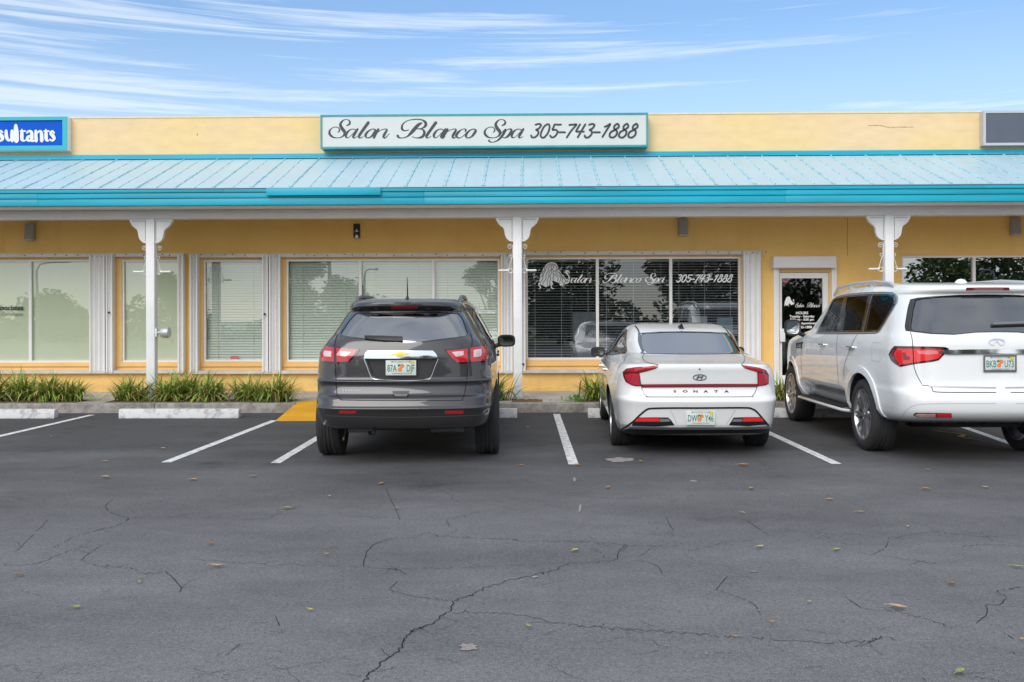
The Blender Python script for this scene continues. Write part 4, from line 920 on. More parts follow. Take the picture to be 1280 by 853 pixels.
M_paper = mat('paper_sheet', (.55, .58, .58), .7, var=.12, scale=12)
for a, b_, t, bo, m_, lab in ((716, 744, 390, 447, mat('pale_poster', (.26, .29, .30), .6, var=.25, scale=5), 'pale translucent poster inside the left salon pane'), (865, 884, 395.5, 404, M_paper, 'white paper sheet stuck inside the phone number pane'), (896.5, 916, 397.5, 420, mat('blue_flyer', (.32, .42, .50), .6, var=.3, scale=8), 'pale blue flyer inside the right end of the salon window')):
    g = MB(); p = onY(a, bo, YW+.10); q = onY(b_, t, YW+.10); g.box(p.x, q.x, YW+.10, YW+.102, p.z, q.z); ob = g.build('paper_notice', m_, origin=(p.x, YW+.1, p.z)); tag(ob, lab, 'notice')
# ------------------------------------------------------------------ cars
def pchip(T, V, t):
    T, V = np.array(T, float), np.array(V, float); h = np.diff(T); d = np.diff(V)/h; m = np.zeros(len(T))
    for i in range(1, len(T)-1):
        if d[i-1]*d[i] > 0: m[i] = 2/(1/d[i-1]+1/d[i])
    m[0], m[-1] = d[0], d[-1]
    i = np.clip(np.searchsorted(T, t)-1, 0, len(h)-1); s = (t-T[i])/h[i]
    return (2*s**3-3*s**2+1)*V[i]+(s**3-2*s**2+s)*h[i]*m[i]+(-2*s**3+3*s**2)*V[i+1]+(s**3-s**2)*h[i]*m[i+1]
# a station: z, yr, bow, rx, ry, w, taper, yf, front taper
def half_ring(row):
    z, yr, bow, rx, ry, w, tr, yf, ft = row
    Lh = yf-yr; ry = min(ry, Lh*.35); rx = min(rx, w*.6)
    wr = w*(1-tr); xa = wr-rx; ya = yr+bow*(xa/wr)**2; m = 2*bow*xa/wr**2; yB = yr+bow+ry
    frx, fry, fbow = min(.28, w*.5), min(.32 if Lh > 4.2 else .22, Lh*.3), min(.20, Lh*.1); wf = w*(1-ft); yF = yf-fbow-fry
    ya = min(ya, yB-.02)
    if yF < yB+.02: yF = yB = (yF+yB)/2; yF += .01; yB -= .01
    pts = []
    for i in range(14): x = xa*i/14; pts.append((x, yr+bow*(x/wr)**2))
    C = (wr, min(ya+m*rx, yB-.01))
    for i in range(12):
        t = i/12; pts.append(((1-t)**2*xa+2*t*(1-t)*C[0]+t*t*wr, (1-t)**2*ya+2*t*(1-t)*C[1]+t*t*yB))
    yc = min(yB+1.5, (yB+yF)/2); yd = max(yF-1.3, (yB+yF)/2); n = 40
    for i in range(n):
        y = yB+(yF-yB)*i/n; x = w
        if y < yc: x = w*(1-tr*((yc-y)/(yc-yB))**2)
        elif y > yd: x = w*(1-ft*((y-yd)/(yF-yd))**2)
        pts.append((x, y))
    for i in range(8):
        a = math.pi/2*i/8; pts.append((wf-frx+frx*math.cos(a), yF+fry*math.sin(a)))
    for i in range(9):
        x = (wf-frx)*(1-i/8); pts.append((x, yf-fbow*(x/max(.01, wf-frx))**2))
    return pts
def loft(rows, sub, wheels=(), flare=0.0, R_arch=.47, tuck=None):
    T = np.arange(len(rows)); V = np.array(rows, float); mb = MB(); rings = []
    for k in range((len(rows)-1)*sub+1):
        t = k/sub; row = [float(pchip(T, V[:, c], t)) for c in range(V.shape[1])]
        h = half_ring(row); ring = [(x, y, row[0]) for x, y in h]+[(-x, y, row[0]) for x, y in h[-2:0:-1]]
        out = []
        for x, y, z in ring:
            for (yw, zw) in wheels:
                if abs(x) > .6 and z < 1.15:
                    d = math.hypot(y-yw, z-zw); x += math.copysign(flare*math.exp(-((d-R_arch)/.075)**2), x)
            if tuck and z < .66 and abs(x) > .5:
                k_ = max(0, min(1, (y-tuck[0])/.12))*max(0, min(1, (tuck[1]-y)/.12))*max(0, min(1, (.66-z)/.14)); x *= 1-tuck[2]*k_*k_*(3-2*k_)
            out.append((x, y, z))
        rings.append(out)
    n = len(rings[0])
    for r_ in rings: mb.v += r_
    for k in range(len(rings)-1):
        for j in range(n): mb.f.append((k*n+j, k*n+(j+1) % n, (k+1)*n+(j+1) % n, (k+1)*n+j)); mb.m.append(0)
    for k, flip in ((0, True), (len(rings)-1, False)):
        c = len(mb.v); rg = rings[k]; mb.v.append((0, sum(p[1] for p in rg)/n, rg[0][2]))
        for j in range(n):
            f = (k*n+j, k*n+(j+1) % n, c); mb.f.append(f[::-1] if flip else f); mb.m.append(0)
    return mb
M_rub = mat('tyre_rubber', (.034, .033, .033), .8, bump=.3, bscale=70, var=.2, scale=8)
M_rim = mat('alloy_rim', (.42, .42, .44), .28, metal=.85)
M_rimdk = mat('dark_disc', (.04, .04, .042), .5, metal=.4)
M_chrome = mat('chrome', (.80, .81, .83), .08, metal=1)
M_satin = mat('satin_silver', (.50, .51, .53), .3, metal=.8)
M_trim = mat('black_trim', (.010, .010, .011), .35)
M_gloss = mat('gloss_black', (.006, .006, .007), .06, coat=1)
M_under = mat('underbody', (.012, .012, .012), .8)
M_cab = mat('cabin_trim', (.035, .035, .037), .8)
M_seat = mat('seat_cloth', (.06, .06, .065), .8)
M_seam = mat('panel_gap', (.008, .008, .008), .9)
M_red = mat('red_lens', (.52, .010, .014), .08, coat=1)
M_redd = mat('dark_red_lens', (.17, .006, .012), .08, coat=1)
M_redb = mat('bright_red_lens', (.80, .02, .02), .12, coat=1)
M_clear = mat('clear_lens', (.66, .52, .52), .12, coat=1, var=.2, scale=25)
M_amber = mat('amber_lens', (.75, .45, .30), .15, coat=1)
M_mirror = mat('mirror_glass', (.34, .36, .37), .03, metal=1)
M_gold2 = mat('gold_badge', (.80, .48, .09), .25, metal=.6)

class Car:
    def __init__(s, name, label, cat, loc, rz, rows, sub, paint, wheels, Rt, Wt, track, R_arch, flare, in_rows, tuck=None):
        s.root = empty(name, loc, label, cat, 'parked cars in front of the shops', rz); s.paint = paint; s.wheels = wheels; s.Rt = Rt
        s.M = Matrix.Translation(loc) @ Matrix.Rotation(rz, 4, 'Z'); s.Mi = s.M.inverted(); s.Mr = s.Mi.to_3x3()
        mb = loft(rows, sub, wheels, flare, R_arch, tuck); s.body_mb = mb
        s.bvh = BVHTree.FromPolygons([Vector(v) for v in mb.v], mb.f); s.cuts = []; s.in_rows = in_rows; s.R_arch = R_arch
        s.eye = s.Mi @ CAM; s.track, s.Wt = track, Wt
    def hit(s, px, py):
        d = s.Mr @ ray(px, py); loc, n, i, dist = s.bvh.ray_cast(s.eye, d)
        if loc is None:
            best = None                                   # just past the outline: slide onto the nearest skin
            for k in range(60):
                p = s.eye+d*(8.5+k*.08); q, nn, ii, ds = s.bvh.find_nearest(p)
                if q is not None and (best is None or ds < best[0]): best = (ds, q, nn)
            loc, n = best[1], best[2]
        if n.dot(d) > 0: n = -n
        return loc, n, d
    def hits(s, pts): return [s.hit(*p)[0] for p in pts]
    # --- patches -------------------------------------------------------
    def _cdt(s, out, sp):
        dens = []
        for i, a in enumerate(out):
            b = out[(i+1) % len(out)]; l = math.hypot(b[0]-a[0], b[1]-a[1]); n = max(1, int(l/sp))
            dens += [(a[0]+(b[0]-a[0])*k/n, a[1]+(b[1]-a[1])*k/n) for k in range(n)]
        xs = [p[0] for p in dens]; ys = [p[1] for p in dens]; pts = [Vector(p) for p in dens]; nb = len(pts)
        def inside(x, y):
            c = False; j = nb-1
            for i in range(nb):
                if (dens[i][1] > y) != (dens[j][1] > y) and x < (dens[j][0]-dens[i][0])*(y-dens[i][1])/(dens[j][1]-dens[i][1])+dens[i][0]: c = not c
                j = i
            return c
        y = min(ys)+sp*.7
        while y < max(ys):
            x = min(xs)+sp*.7
            while x < max(xs):
                if inside(x, y) and min((x-q[0])**2+(y-q[1])**2 for q in dens) > (sp*.45)**2: pts.append(Vector((x, y)))
                x += sp
            y += sp
        V, E, F, *_ = delaunay_2d_cdt(pts, [], [list(range(nb))], 1, 1e-5)
        return V, F
    def _sheet(s, V, F, proj, h, skirt):
        mb = MB(); P = [proj(v) for v in V]
        mb.v = [tuple(p+n*h) for p, n in P]
        e = {}
        d0 = P[0][1]
        for f in F:
            f = tuple(f)
            a, b, c = [Vector(mb.v[i]) for i in f[:3]]
            if (b-a).cross(c-a).dot(P[f[0]][1]) < 0: f = f[::-1]
            mb.f.append(f); mb.m.append(0)
            for i in range(len(f)): e[(f[i], f[(i+1) % len(f)])] = 1
        if skirt:
            low = {}
            for (a, b) in list(e):
                if (b, a) not in e:
                    for q in (a, b):
                        if q not in low: low[q] = len(mb.v); mb.v.append(tuple(P[q][0]-P[q][1]*skirt))
                    mb.f.append((b, a, low[a], low[b])); mb.m.append(0)
        return mb
    def patch(s, name, out, m, h=.004, skirt=.006, sp=1.6, mirror=False, parent=None, sm=1, shade=50):
        """a sheet that lies on the body skin inside an outline seen from the photographer"""
        out = [tuple(p[:2]) for p in (catmull(out, sm, True) if sm > 1 else out)]
        V, F = s._cdt(out, sp)
        def proj(v):
            p, n, d = s.hit(v.x, v.y); return p, n
        mb = s._sheet(V, F, proj, h, skirt); obs = [mb.build(name, m, parent or s.root, smooth=shade)]
        if mirror: obs.append(s.mirrored(mb, name, m, parent, shade))
        return obs[0] if not mirror else obs
    def mirrored(s, mb, name, m, parent=None, shade=50):
        q = MB(); q.v = [(-x, y, z) for x, y, z in mb.v]; q.f = [f[::-1] for f in mb.f]; q.m = list(mb.m)
        return q.build(name, m, parent or s.root, smooth=shade)
    def side_patch(s, name, out, m, h=.004, skirt=.006, sp=.05, sides=(-1, 1), parent=None):
        V, F = s._cdt(out, sp); obs = []
        for sd in sides:
            def proj(v):
                p, n, i, d = s.bvh.ray_cast(Vector((sd*2.5, v.x, v.y)), Vector((-sd, 0, 0)))
                if p is None: p, n, i, d = s.bvh.find_nearest(Vector((sd*.8, v.x, v.y)))
                if n.x*sd < 0: n = -n
                return p, n
            obs.append(s._sheet(V, F, proj, h, skirt).build(name, m, parent or s.root, smooth=50))
        return obs
    def ribbon(s, name, pts, m, wpx=.45, h=.0025, mirror=False, sm=3, parent=None, closed=False):
        C = catmull(pts, sm, closed) if sm > 1 else [np.array(p, float) for p in pts]; D = []
        for i in range(len(C)-1):
            k = max(1, int(np.hypot(*(C[i+1][:2]-C[i][:2]))/2)); D += [C[i]+(C[i+1]-C[i])*j/k for j in range(k)]
        D.append(C[-1]); mb = MB(); n = len(D)
        for i in range(n):
            a, b = D[max(0, i-1)], D[min(n-1, i+1)]; t = b-a; l = np.hypot(*t[:2]) or 1; nx, ny = -t[1]/l*wpx, t[0]/l*wpx
            for k in (-1, 1):
                p, nn, d = s.hit(D[i][0]+k*nx, D[i][1]+k*ny); mb.v.append(tuple(p+nn*h))
        for i in range(n-1): mb.f.append((2*i, 2*i+1, 2*i+3, 2*i+2)); mb.m.append(0)
        ob = mb.build(name, m, parent or s.root, smooth=60)
        if mirror: s.mirrored(mb, name, m, parent, 60)
        return ob
    def mirror_px(s, left):
        """half outline traced left of the centre line -> closed outline in local x/z, as hit points on both halves"""
        H = s.hits(left); H[0].x = H[-1].x = 0.0
        for p in H[1:-1]: p.x = min(p.x, -.004)
        return H+[Vector((-p.x, p.y, p.z)) for p in reversed(H[1:-1])]
    def rear_patch(s, name, pts3, m, h=.004, skirt=.006, sp=.04, parent=None):
        """like patch, but projected straight along the car from behind"""
        V, F = s._cdt([(p.x, p.z) for p in pts3], sp)
        def proj(v):
            p, n, i, d = s.bvh.ray_cast(Vector((v.x, -3, v.y)), Vector((0, 1, 0)))
            if p is None: p, n, i, d = s.bvh.find_nearest(Vector((v.x, .2, v.y)))
            if n.y > 0: n = -n
            return p, n
        return s._sheet(V, F, proj, h, skirt).build(name, m, parent or s.root, smooth=50)
    # --- cutters -------------------------------------------------------
    def cut_poly(s, near, far, m):
        n = len(near); mb = MB(); mb.v = [tuple(p) for p in near]+[tuple(p) for p in far]
        mb.f = [tuple(range(n)), tuple(range(2*n-1, n-1, -1))]+[(i, i+n, (i+1) % n+n, (i+1) % n) for i in range(n)]; mb.m = [0]*len(mb.f)
        s.cuts.append((mb, m))
    def cut_rear(s, pts3, deep, m=None):
        s.cut_poly([Vector((p.x, p.y-.35, p.z)) for p in pts3], [Vector((p.x, p.y+deep, p.z)) for p in pts3], m or M_trim)
    def cut_side(s, out, x_in, m=None):
        for sd in (-1, 1): s.cut_poly([Vector((sd*1.6, y, z)) for y, z in out], [Vector((sd*x_in, y, z)) for y, z in out], m or M_trim)
    def cut_front(s, out, y0, m=None):
        s.cut_poly([Vector((x, y0, z)) for x, z in out], [Vector((x, y0+3, z)) for x, z in out], m or M_trim)
    def finish_body(s):
        body = s.body_mb.build('body', [s.paint, M_under, M_cab, M_trim], s.root, smooth=40)
        cm = []
        if s.in_rows:
            cm.append((loft(s.in_rows, 3), M_cab))
        for yw, zw in s.wheels:
            for sd in (-1, 1):
                c = MB(); x0, x1 = sd*1.5, sd*.5; n = 56
                ring = [(s.R_arch*math.cos(2*math.pi*k/n), s.R_arch*math.sin(2*math.pi*k/n)) for k in range(n)]
                c.v = [(x0, yw+a, zw+b) for a, b in ring]+[(x1, yw+a, zw+b) for a, b in ring]
                c.f = [tuple(range(n)), tuple(range(2*n-1, n-1, -1))]+[(i, i+n, (i+1) % n+n, (i+1) % n) for i in range(n)]; c.m = [0]*len(c.f)
                cm.append((c, M_under))
        cm += s.cuts
        tmp = []
        for mb, m in cm:
            me = bpy.data.meshes.new('cutter'); me.from_pydata([Vector(v) for v in mb.v], [], mb.f); me.materials.append(m)
            bm = bmesh.new(); bm.from_mesh(me); bmesh.ops.recalc_face_normals(bm, faces=bm.faces); bm.to_mesh(me); bm.free()
            ob = bpy.data.objects.new('cutter', me); col.objects.link(ob); ob.parent = s.root; tmp.append(ob)
            md = body.modifiers.new('cut', 'BOOLEAN'); md.operation = 'DIFFERENCE'; md.solver = 'EXACT'; md.object = ob; md.material_mode = 'TRANSFER'
        bpy.context.view_layer.update()
        bm = bmesh.new(); bm.from_mesh(body.data); bmesh.ops.recalc_face_normals(bm, faces=bm.faces); bm.to_mesh(body.data); bm.free()
        dg = bpy.context.evaluated_depsgraph_get(); me = bpy.data.meshes.new_from_object(body.evaluated_get(dg)); body.modifiers.clear(); body.data = me
        me.polygons.foreach_set('use_smooth', [True]*len(me.polygons)); me.set_sharp_from_angle(angle=R(38))
        for ob in tmp: bpy.data.meshes.remove(ob.data)
        s.body = body; return body
    # --- wheels ---------------------------------------------------------
    def build_wheels(s, spokes, twin, rim_r, m_rim=None):
        W2, Rt = s.Wt/2, s.Rt; m_rim = m_rim or M_rim
        hub = MB(); hub.lathe([(-.06, .02), (-.06, .16), (-.04, .165), (-.04, rim_r*.78), (-.02, rim_r*.78), (-.02, .02)], 'x', n=28)
        tyre = MB(); sh = .022; grooves = []
        prof = [(-W2+.02, rim_r), (-W2+.004, rim_r+.02), (-W2, (rim_r+Rt)/2), (-W2+.008, Rt-.028), (-W2+.026, Rt-.007)]
        x = -W2+.04
        for g in range(4):
            gx = -W2+.04+(2*W2-.08)*(g+1)/5
            prof += [(gx-.006, Rt), (gx-.0055, Rt-.009), (gx+.0055, Rt-.009), (gx+.006, Rt)]
        prof += [(W2-.026, Rt-.007), (W2-.008, Rt-.028), (W2, (rim_r+Rt)/2), (W2-.004, rim_r+.02), (W2-.02, rim_r)]
        tyre.lathe(prof, 'x', n=64)
        blk = 90                                          # tread blocks on both shoulders
        for k in range(blk):
            a = 2*math.pi*k/blk
            for sd in (-1, 1):
                for (xa, xb) in ((W2-.052, W2-.012), (W2-.1, W2-.066)):
                    vs = []
                    for xx, rr in ((xa, Rt-.002), (xb, Rt-.002 if xb < W2-.03 else Rt-.016), (xa, Rt+.0035), (xb, Rt+.0035 if xb < W2-.03 else Rt-.009)):
                        for da in (-.018, .018):
                            an = a+da+sd*(xx-W2)*.8; vs.append((sd*xx, rr*math.cos(an), rr*math.sin(an)))
                    tyre.add(vs, [(4, 5, 7, 6), (0, 2, 6, 4), (1, 5, 7, 3), (2, 3, 7, 6), (0, 4, 5, 1)])
        rim = MB(); xo = W2-.012
        rim.lathe([(-W2+.02, rim_r), (-W2+.03, rim_r-.025), (.0, rim_r-.03), (xo-.03, rim_r-.022), (xo, rim_r-.012), (xo+.002, rim_r+.003), (xo-.012, rim_r+.004)], 'x', n=48)
        rim.lathe([(xo-.05, .09), (xo-.035, .085), (xo-.022, .06), (xo-.02, .035), (xo-.014, .034), (xo-.012, .001)], 'x', n=24)
        for k in range(spokes):
            for off in twin:
                a = 2*math.pi*k/spokes+off; ca, sa = math.cos(a), math.sin(a)
                def P(r_, t_, x_): return (x_, r_*ca-t_*sa, r_*sa+t_*ca)
                t0, t1 = (.020, .017) if len(twin) == 1 else (.012, .011)
                vs = [P(.06, -t0, xo-.03), P(.06, t0, xo-.03), P(rim_r-.016, t1, xo-.012), P(rim_r-.016, -t1, xo-.012), P(.06, -t0*1.3, xo-.07), P(.06, t0*1.3, xo-.07), P(rim_r-.016, t1*1.3, xo-.05), P(rim_r-.016, -t1*1.3, xo-.05)]
                rim.add(vs, [(0, 1, 2, 3), (4, 7, 6, 5), (0, 4, 5, 1), (1, 5, 6, 2), (2, 6, 7, 3), (3, 7, 4, 0)])
        first = None
        for yw, zw in s.wheels:
            for sd in (-1, 1):
                if first is None:
                    h = hub.build('wheel', M_rimdk, s.root, smooth=40); tyre.build('tyre', M_rub, h, smooth=30); rim.build('rim', m_rim, h, smooth=35); first = h
                else: h = copy_tree(first, s.root)
                h.location = (sd*(s.track/2), yw, zw); h.rotation_euler = (rnd.uniform(0, 1), 0, 0 if sd > 0 else math.pi)
    def plate(s, px, py, text, w_=.305, h_=.152, tilt=0, frame=None, sticker=True, orange=True, y_off=-.012, sun=True):
        p = s.hit(px, py)[0]; y = p.y+y_off; z = p.z
        b = MB(); b.box(-w_/2, w_/2, y, y+.006, z-h_/2, z+h_/2); ob = b.build('licence_plate', mat('plate_white', (.66, .70, .66), .4, var=.05, scale=20), s.root, bevel=.004)
        if frame:
            f = MB(); e = .009
            for q in ((-w_/2-e, w_/2+e, z-h_/2-e, z-h_/2+.012), (-w_/2-e, w_/2+e, z+h_/2-.006, z+h_/2+e), (-w_/2-e, -w_/2+.004, z-h_/2+.0121, z+h_/2-.0061), (w_/2-.004, w_/2+e, z-h_/2+.0121, z+h_/2-.0061)): f.box(q[0], q[1], y-.005, y+.004, q[2], q[3])
            f.build('plate_frame', frame, ob)
        mg = mat('plate_green', (.04, .20, .17), .5)
        t = MB(); a, c = text; yy = y-.0015
        font(t, a, .098, lambda u, v: (-.138+u, yy, z-.038+v), align='LEFT', sx=.58, bold=.001); t.build('plate_number', mg, ob); t = MB(); font(t, c, .098, lambda u, v: (.138+u, yy, z-.038+v), align='RIGHT', sx=.58, bold=.001)
        t.build('plate_number', mg, ob)
        t = MB(); font(t, 'MYFLORIDA.COM', .022, lambda u, v: (u, yy, z+.052+v)); t.build('plate_text', mg, ob); t = MB(); font(t, 'SUNSHINE STATE', .022, lambda u, v: (u, yy, z-.066+v)); t.build('plate_text', mg, ob)
        om = mat('plate_orange', (.80, .24, .06), .5); t = MB()
        for (u, v, r_, k) in ((.012, .018, .022, 0), (-.010, -.018, .022, 1)): t.add([(u+r_*math.cos(i*math.pi/7), yy-.0003*k, z+v+r_*math.sin(i*math.pi/7)) for i in range(14)], [tuple(range(14))])
        t.build('plate_fruit', om, ob)
        t = MB(); t.add([(-.035, yy-.001, z+.028), (-.01, yy-.001, z+.04), (-.002, yy-.001, z+.022), (-.028, yy-.001, z+.008)], [(0, 1, 2, 3)]); t.build('plate_leaf', mat('plate_leaf', (.05, .25, .07), .5), ob)
        t = MB(); t.box(.095, .135, yy-.0008, yy, z+.036, z+.068); t.build('plate_sticker', mat('plate_yellow', (.70, .55, .05), .5), ob)
        for u in (-.09, .09):
            t = MB(); t.lathe([(y-.001, .0055), (y-.005, .004), (y-.0055, .0003)], 'y', (u, 0, z+.06), 8); t.build('plate_screw', M_trim, ob)
        return ob
    def seats(s, spots):
        for x, y, z, w_ in spots:
            b = MB(); b.add([(x-w_, y, z), (x+w_, y, z), (x+w_, y+.14, z), (x-w_, y+.14, z), (x-w_*.8, y-.16, z+.58), (x+w_*.8, y-.16, z+.58), (x+w_*.8, y-.05, z+.58), (x-w_*.8, y-.05, z+.58)], [(0, 3, 2, 1), (4, 5, 6, 7), (0, 1, 5, 4), (2, 3, 7, 6), (1, 2, 6, 5), (3, 0, 4, 7)])
            o = b.build('seat', M_seat, s.root, bevel=.04)
            for hx in ((x,) if w_ < .4 else (x-.35, x+.35)):
                h = MB(); h.box(hx-.13, hx+.13, y-.2, y-.1, z+.62, z+.80); h.build('headrest', M_seat, o, bevel=.04)
    def underside(s, w_, y0, y1, z0, z1):
        b = MB(); b.box(-w_, w_, y0, y1, z0, z1); b.box(-w_*.75, w_*.75, s.wheels[0][0]-.1, s.wheels[0][0]+.1, .27, z0)
        b.tube([(.1, y0+.1, z0-.02), (.15, y0+.6, z0-.03), (.1, y0+2, z0-.03)], .04, 10)
        
        b.build('chassis', M_under, s.root, bevel=.01)
def insets(out, k):
    cx = sum(p[0] for p in out)/len(out); cy = sum(p[1] for p in out)/len(out); return [(cx+(p[0]-cx)*k, cy+(p[1]-cy)*k) for p in out]
def paint(name, c, metal=0, rough=.28, flake=0):
    m, nt, b = nodes_of(name); b.inputs['Base Color'].default_value = (*c, 1); b.inputs['Metallic'].default_value = metal; b.inputs['Roughness'].default_value = rough
    b.inputs['Coat Weight'].default_value = 1; b.inputs['Coat Roughness'].default_value = .035; b.inputs['Coat IOR'].default_value = 1.5
    N, L = nt.nodes, nt.links; tc = N.new('ShaderNodeTexCoord'); n = N.new('ShaderNodeTexNoise'); n.inputs['Scale'].default_value = 1.7; n.inputs['Detail'].default_value = 8
    L.new(tc.outputs['Object'], n.inputs['Vector']); r = N.new('ShaderNodeMapRange'); r.inputs[1].default_value = .3; r.inputs[2].default_value = .7; r.inputs[3].default_value = rough-.05; r.inputs[4].default_value = rough+.10
    L.new(n.outputs['Fac'], r.inputs[0]); L.new(r.outputs[0], b.inputs['Roughness'])
    # road film: a little dust toward the sills
    sx = N.new('ShaderNodeSeparateXYZ'); L.new(tc.outputs['Object'], sx.inputs[0]); q = N.new('ShaderNodeMapRange'); q.inputs[1].default_value = .75; q.inputs[2].default_value = .25; q.inputs[3].default_value = 0; q.inputs[4].default_value = .35; L.new(sx.outputs['Z'], q.inputs[0])
    mu = N.new('ShaderNodeMath'); mu.operation = 'MULTIPLY'; L.new(q.outputs[0], mu.inputs[0]); L.new(n.outputs['Fac'], mu.inputs[1])
    mx = N.new('ShaderNodeMix'); mx.data_type = 'RGBA'; mx.inputs['A'].default_value = (*c, 1); mx.inputs['B'].default_value = (.16, .15, .135, 1); L.new(mu.outputs[0], mx.inputs['Factor']); L.new(mx.outputs['Result'], b.inputs['Base Color'])
    return m
M_priv = glass('privacy_glass', (.10, .10, .105), .30, .3)
M_sedg = glass('sedan_glass', (.19, .21, .22), .36, .32)
M_clrg = glass('front_glass', (.62, .66, .64), .05, .2)
def T(pts, k, ox, oy): return [(x/k+ox, y/k+oy) for x, y in pts]
# ================================================================== dark grey SUV
#   z, yr, bow, rx, ry, w, taper, yf, front taper
r1 = [(0.36,0.3,0.1,0.25,0.4,0.864,0.05,4.9,0.12),(0.4,0.14,0.1,0.26,0.42,0.909,0.06,5.02,0.12),(0.46,0.075,0.1,0.26,0.42,0.934,0.06,5.1,0.12),(0.57,0.02,0.1,0.26,0.42,0.956,0.06,5.16,0.12),(0.6,0.0,0.1,0.26,0.42,0.962,0.06,5.17,0.12),(0.625,0.02,0.1,0.26,0.42,0.962,0.06,5.17,0.12),(0.7,0.045,0.1,0.27,0.42,0.964,0.06,5.16,0.12),(0.735,0.1,0.1,0.28,0.42,0.966,0.06,5.15,0.12),(0.83,0.125,0.1,0.28,0.42,0.972,0.06,5.13,0.12),(0.865,0.105,0.1,0.28,0.42,0.974,0.06,5.12,0.12),(0.89,0.125,0.1,0.28,0.42,0.974,0.06,5.11,0.12),(1.03,0.13,0.1,0.28,0.42,0.969,0.065,5.02,0.13),(1.12,0.135,0.1,0.28,0.42,0.959,0.07,4.6,0.13),(1.18,0.145,0.11,0.29,0.44,0.939,0.075,4.05,0.12),(1.26,0.165,0.12,0.3,0.46,0.904,0.085,3.8,0.1),(1.34,0.215,0.13,0.32,0.5,0.859,0.1,3.62,0.08),(1.46,0.305,0.13,0.33,0.5,0.799,0.11,3.38,0.06),(1.565,0.395,0.13,0.33,0.5,0.739,0.12,3.14,0.05),(1.582,0.385,0.12,0.33,0.5,0.726,0.12,3.1,0.05),(1.623,0.345,0.11,0.33,0.5,0.709,0.12,3.05,0.05),(1.658,0.345,0.11,0.33,0.5,0.679,0.12,2.98,0.05),(1.686,0.42,0.11,0.3,0.5,0.639,0.11,2.88,0.05),(1.708,0.75,0.1,0.26,0.4,0.584,0.08,2.72,0.05),(1.726,1.2,0.08,0.2,0.3,0.484,0.05,2.55,0.05),(1.738,1.65,0.05,0.1,0.2,0.284,0.03,2.3,0.05)]
def inner(rows, z0, z1, skip=(), dz=.045, din=.06):
    out = []
    for i, r in enumerate(rows):
        if i in skip: continue
        q = list(r); k = min(1, max(0, (r[0]-1.0)/.1)); q[0] -= dz*k; q[1] += din+.02; q[5] -= din; q[7] -= din+.02
        if z0 <= q[0] <= z1 and q[7]-q[1] > .5: out.append(tuple(q))
    return out
P_dark = paint('graphite_paint', (.044, .042, .044), .45, .36)
c1 = Car('parked_suv', 'dark graphite grey SUV with a roof antenna parked nose in before the middle window', 'SUV', (-1.272, 9.24, 0), R(1.8), r1, 4, P_dark, [(1.13, .385), (4.15, .385)], .385, .265, 1.71, .445, .010, inner(r1, .75, 1.64, skip=(18, 19, 20)))
k1 = lambda pts: T(pts, 3.2821, 380, 330)
glass1 = k1([(204,202),(172,235),(150,268),(139,284),(141,292),(155,298),(280,313),(420,328),(550,313),(660,299),(678,293),(683,283),(674,255),(662,222),(643,202),(560,198),(420,197),(290,198)])
H = c1.hits(glass1); c1.cut_rear(c1.hits(insets(glass1, .955)), .22)
sideg = [(1.02,1.37),(1.12,1.285),(1.6,1.25),(3.42,1.195),(3.50,1.215),(3.08,1.42),(2.80,1.545),(2.3,1.585),(1.3,1.57),(1.08,1.52)]
c1.cut_side(insets(sideg, .95), .50)
c1.cut_front([(-.70,1.19),(.70,1.19),(.60,1.58),(-.60,1.58)], 2.2)
rec = k1([(246,389),(551,389),(535,428),(520,464),(497,476),(400,479),(292,473),(272,456),(262,430)])
Hr = c1.hits(rec); c1.cut_poly([p+Vector((0, -.3, 0)) for p in Hr], [Vector((p.x*.93, .185, p.z*.97+.029)) for p in Hr], P_dark)
c1.finish_body(); c1.build_wheels(5, (0,), .235)
c1.patch('rear_window', insets(glass1, .985), M_priv, -.004, 0, 2.5)
sw = c1.side_patch('side_window', insets(sideg, .98), M_priv, -.004, 0, .08)
for y_ in (2.28,): c1.side_patch('door_pillar', [(y_-.05,1.2),(y_+.05,1.2),(y_+.0,1.60),(y_-.10,1.60)], M_gloss, .003, .004, .06)
c1.side_patch('door_pillar', [(1.42,1.22),(1.50,1.22),(1.44,1.6),(1.36,1.6)], M_gloss, .003, .004, .06)
def windscreen(c, out, y_off=-.006):
    V, F = c._cdt(out, .08)
    def proj(v):
        p, n, i, d = c.bvh.ray_cast(Vector((v.x, 9, v.y)), Vector((0, -1, 0))); return p, (n if n.y > 0 else -n)
    c._sheet(V, F, proj, y_off, 0).build('windscreen', M_clrg, c.root, smooth=50)
def front_patch(c, name, out, m, h=.006, mirror=True):
    for sd in ((1, -1) if mirror else (1,)):
        V, F = c._cdt([(sd*x, z) for x, z in out], .05)
        def proj(v):
            p, n, i, d = c.bvh.ray_cast(Vector((v.x, 9, v.y)), Vector((0, -1, 0)))
            if p is None: p, n, i, d = c.bvh.find_nearest(Vector((v.x, 4.9, v.y)))
            return p, (n if n.y > 0 else -n)
        c._sheet(V, F, proj, h, .01).build(name, m, c.root, smooth=50)
M_lampf = mat('headlamp_lens', (.55, .57, .6), .08, metal=.3, coat=1)
front_patch(c1, 'headlight', [(.50,.88),(.82,.92),(.86,1.03),(.58,.99)], M_lampf); front_patch(c1, 'grille', [(-.46,.66),(.46,.66),(.52,.98),(-.52,.98)], M_trim, mirror=False); front_patch(c1, 'air_intake', [(-.6,.47),(.6,.47),(.55,.58),(-.55,.58)], M_trim, mirror=False)
windscreen(c1, [(-.72,1.18),(.72,1.18),(.62,1.59),(-.62,1.59)])
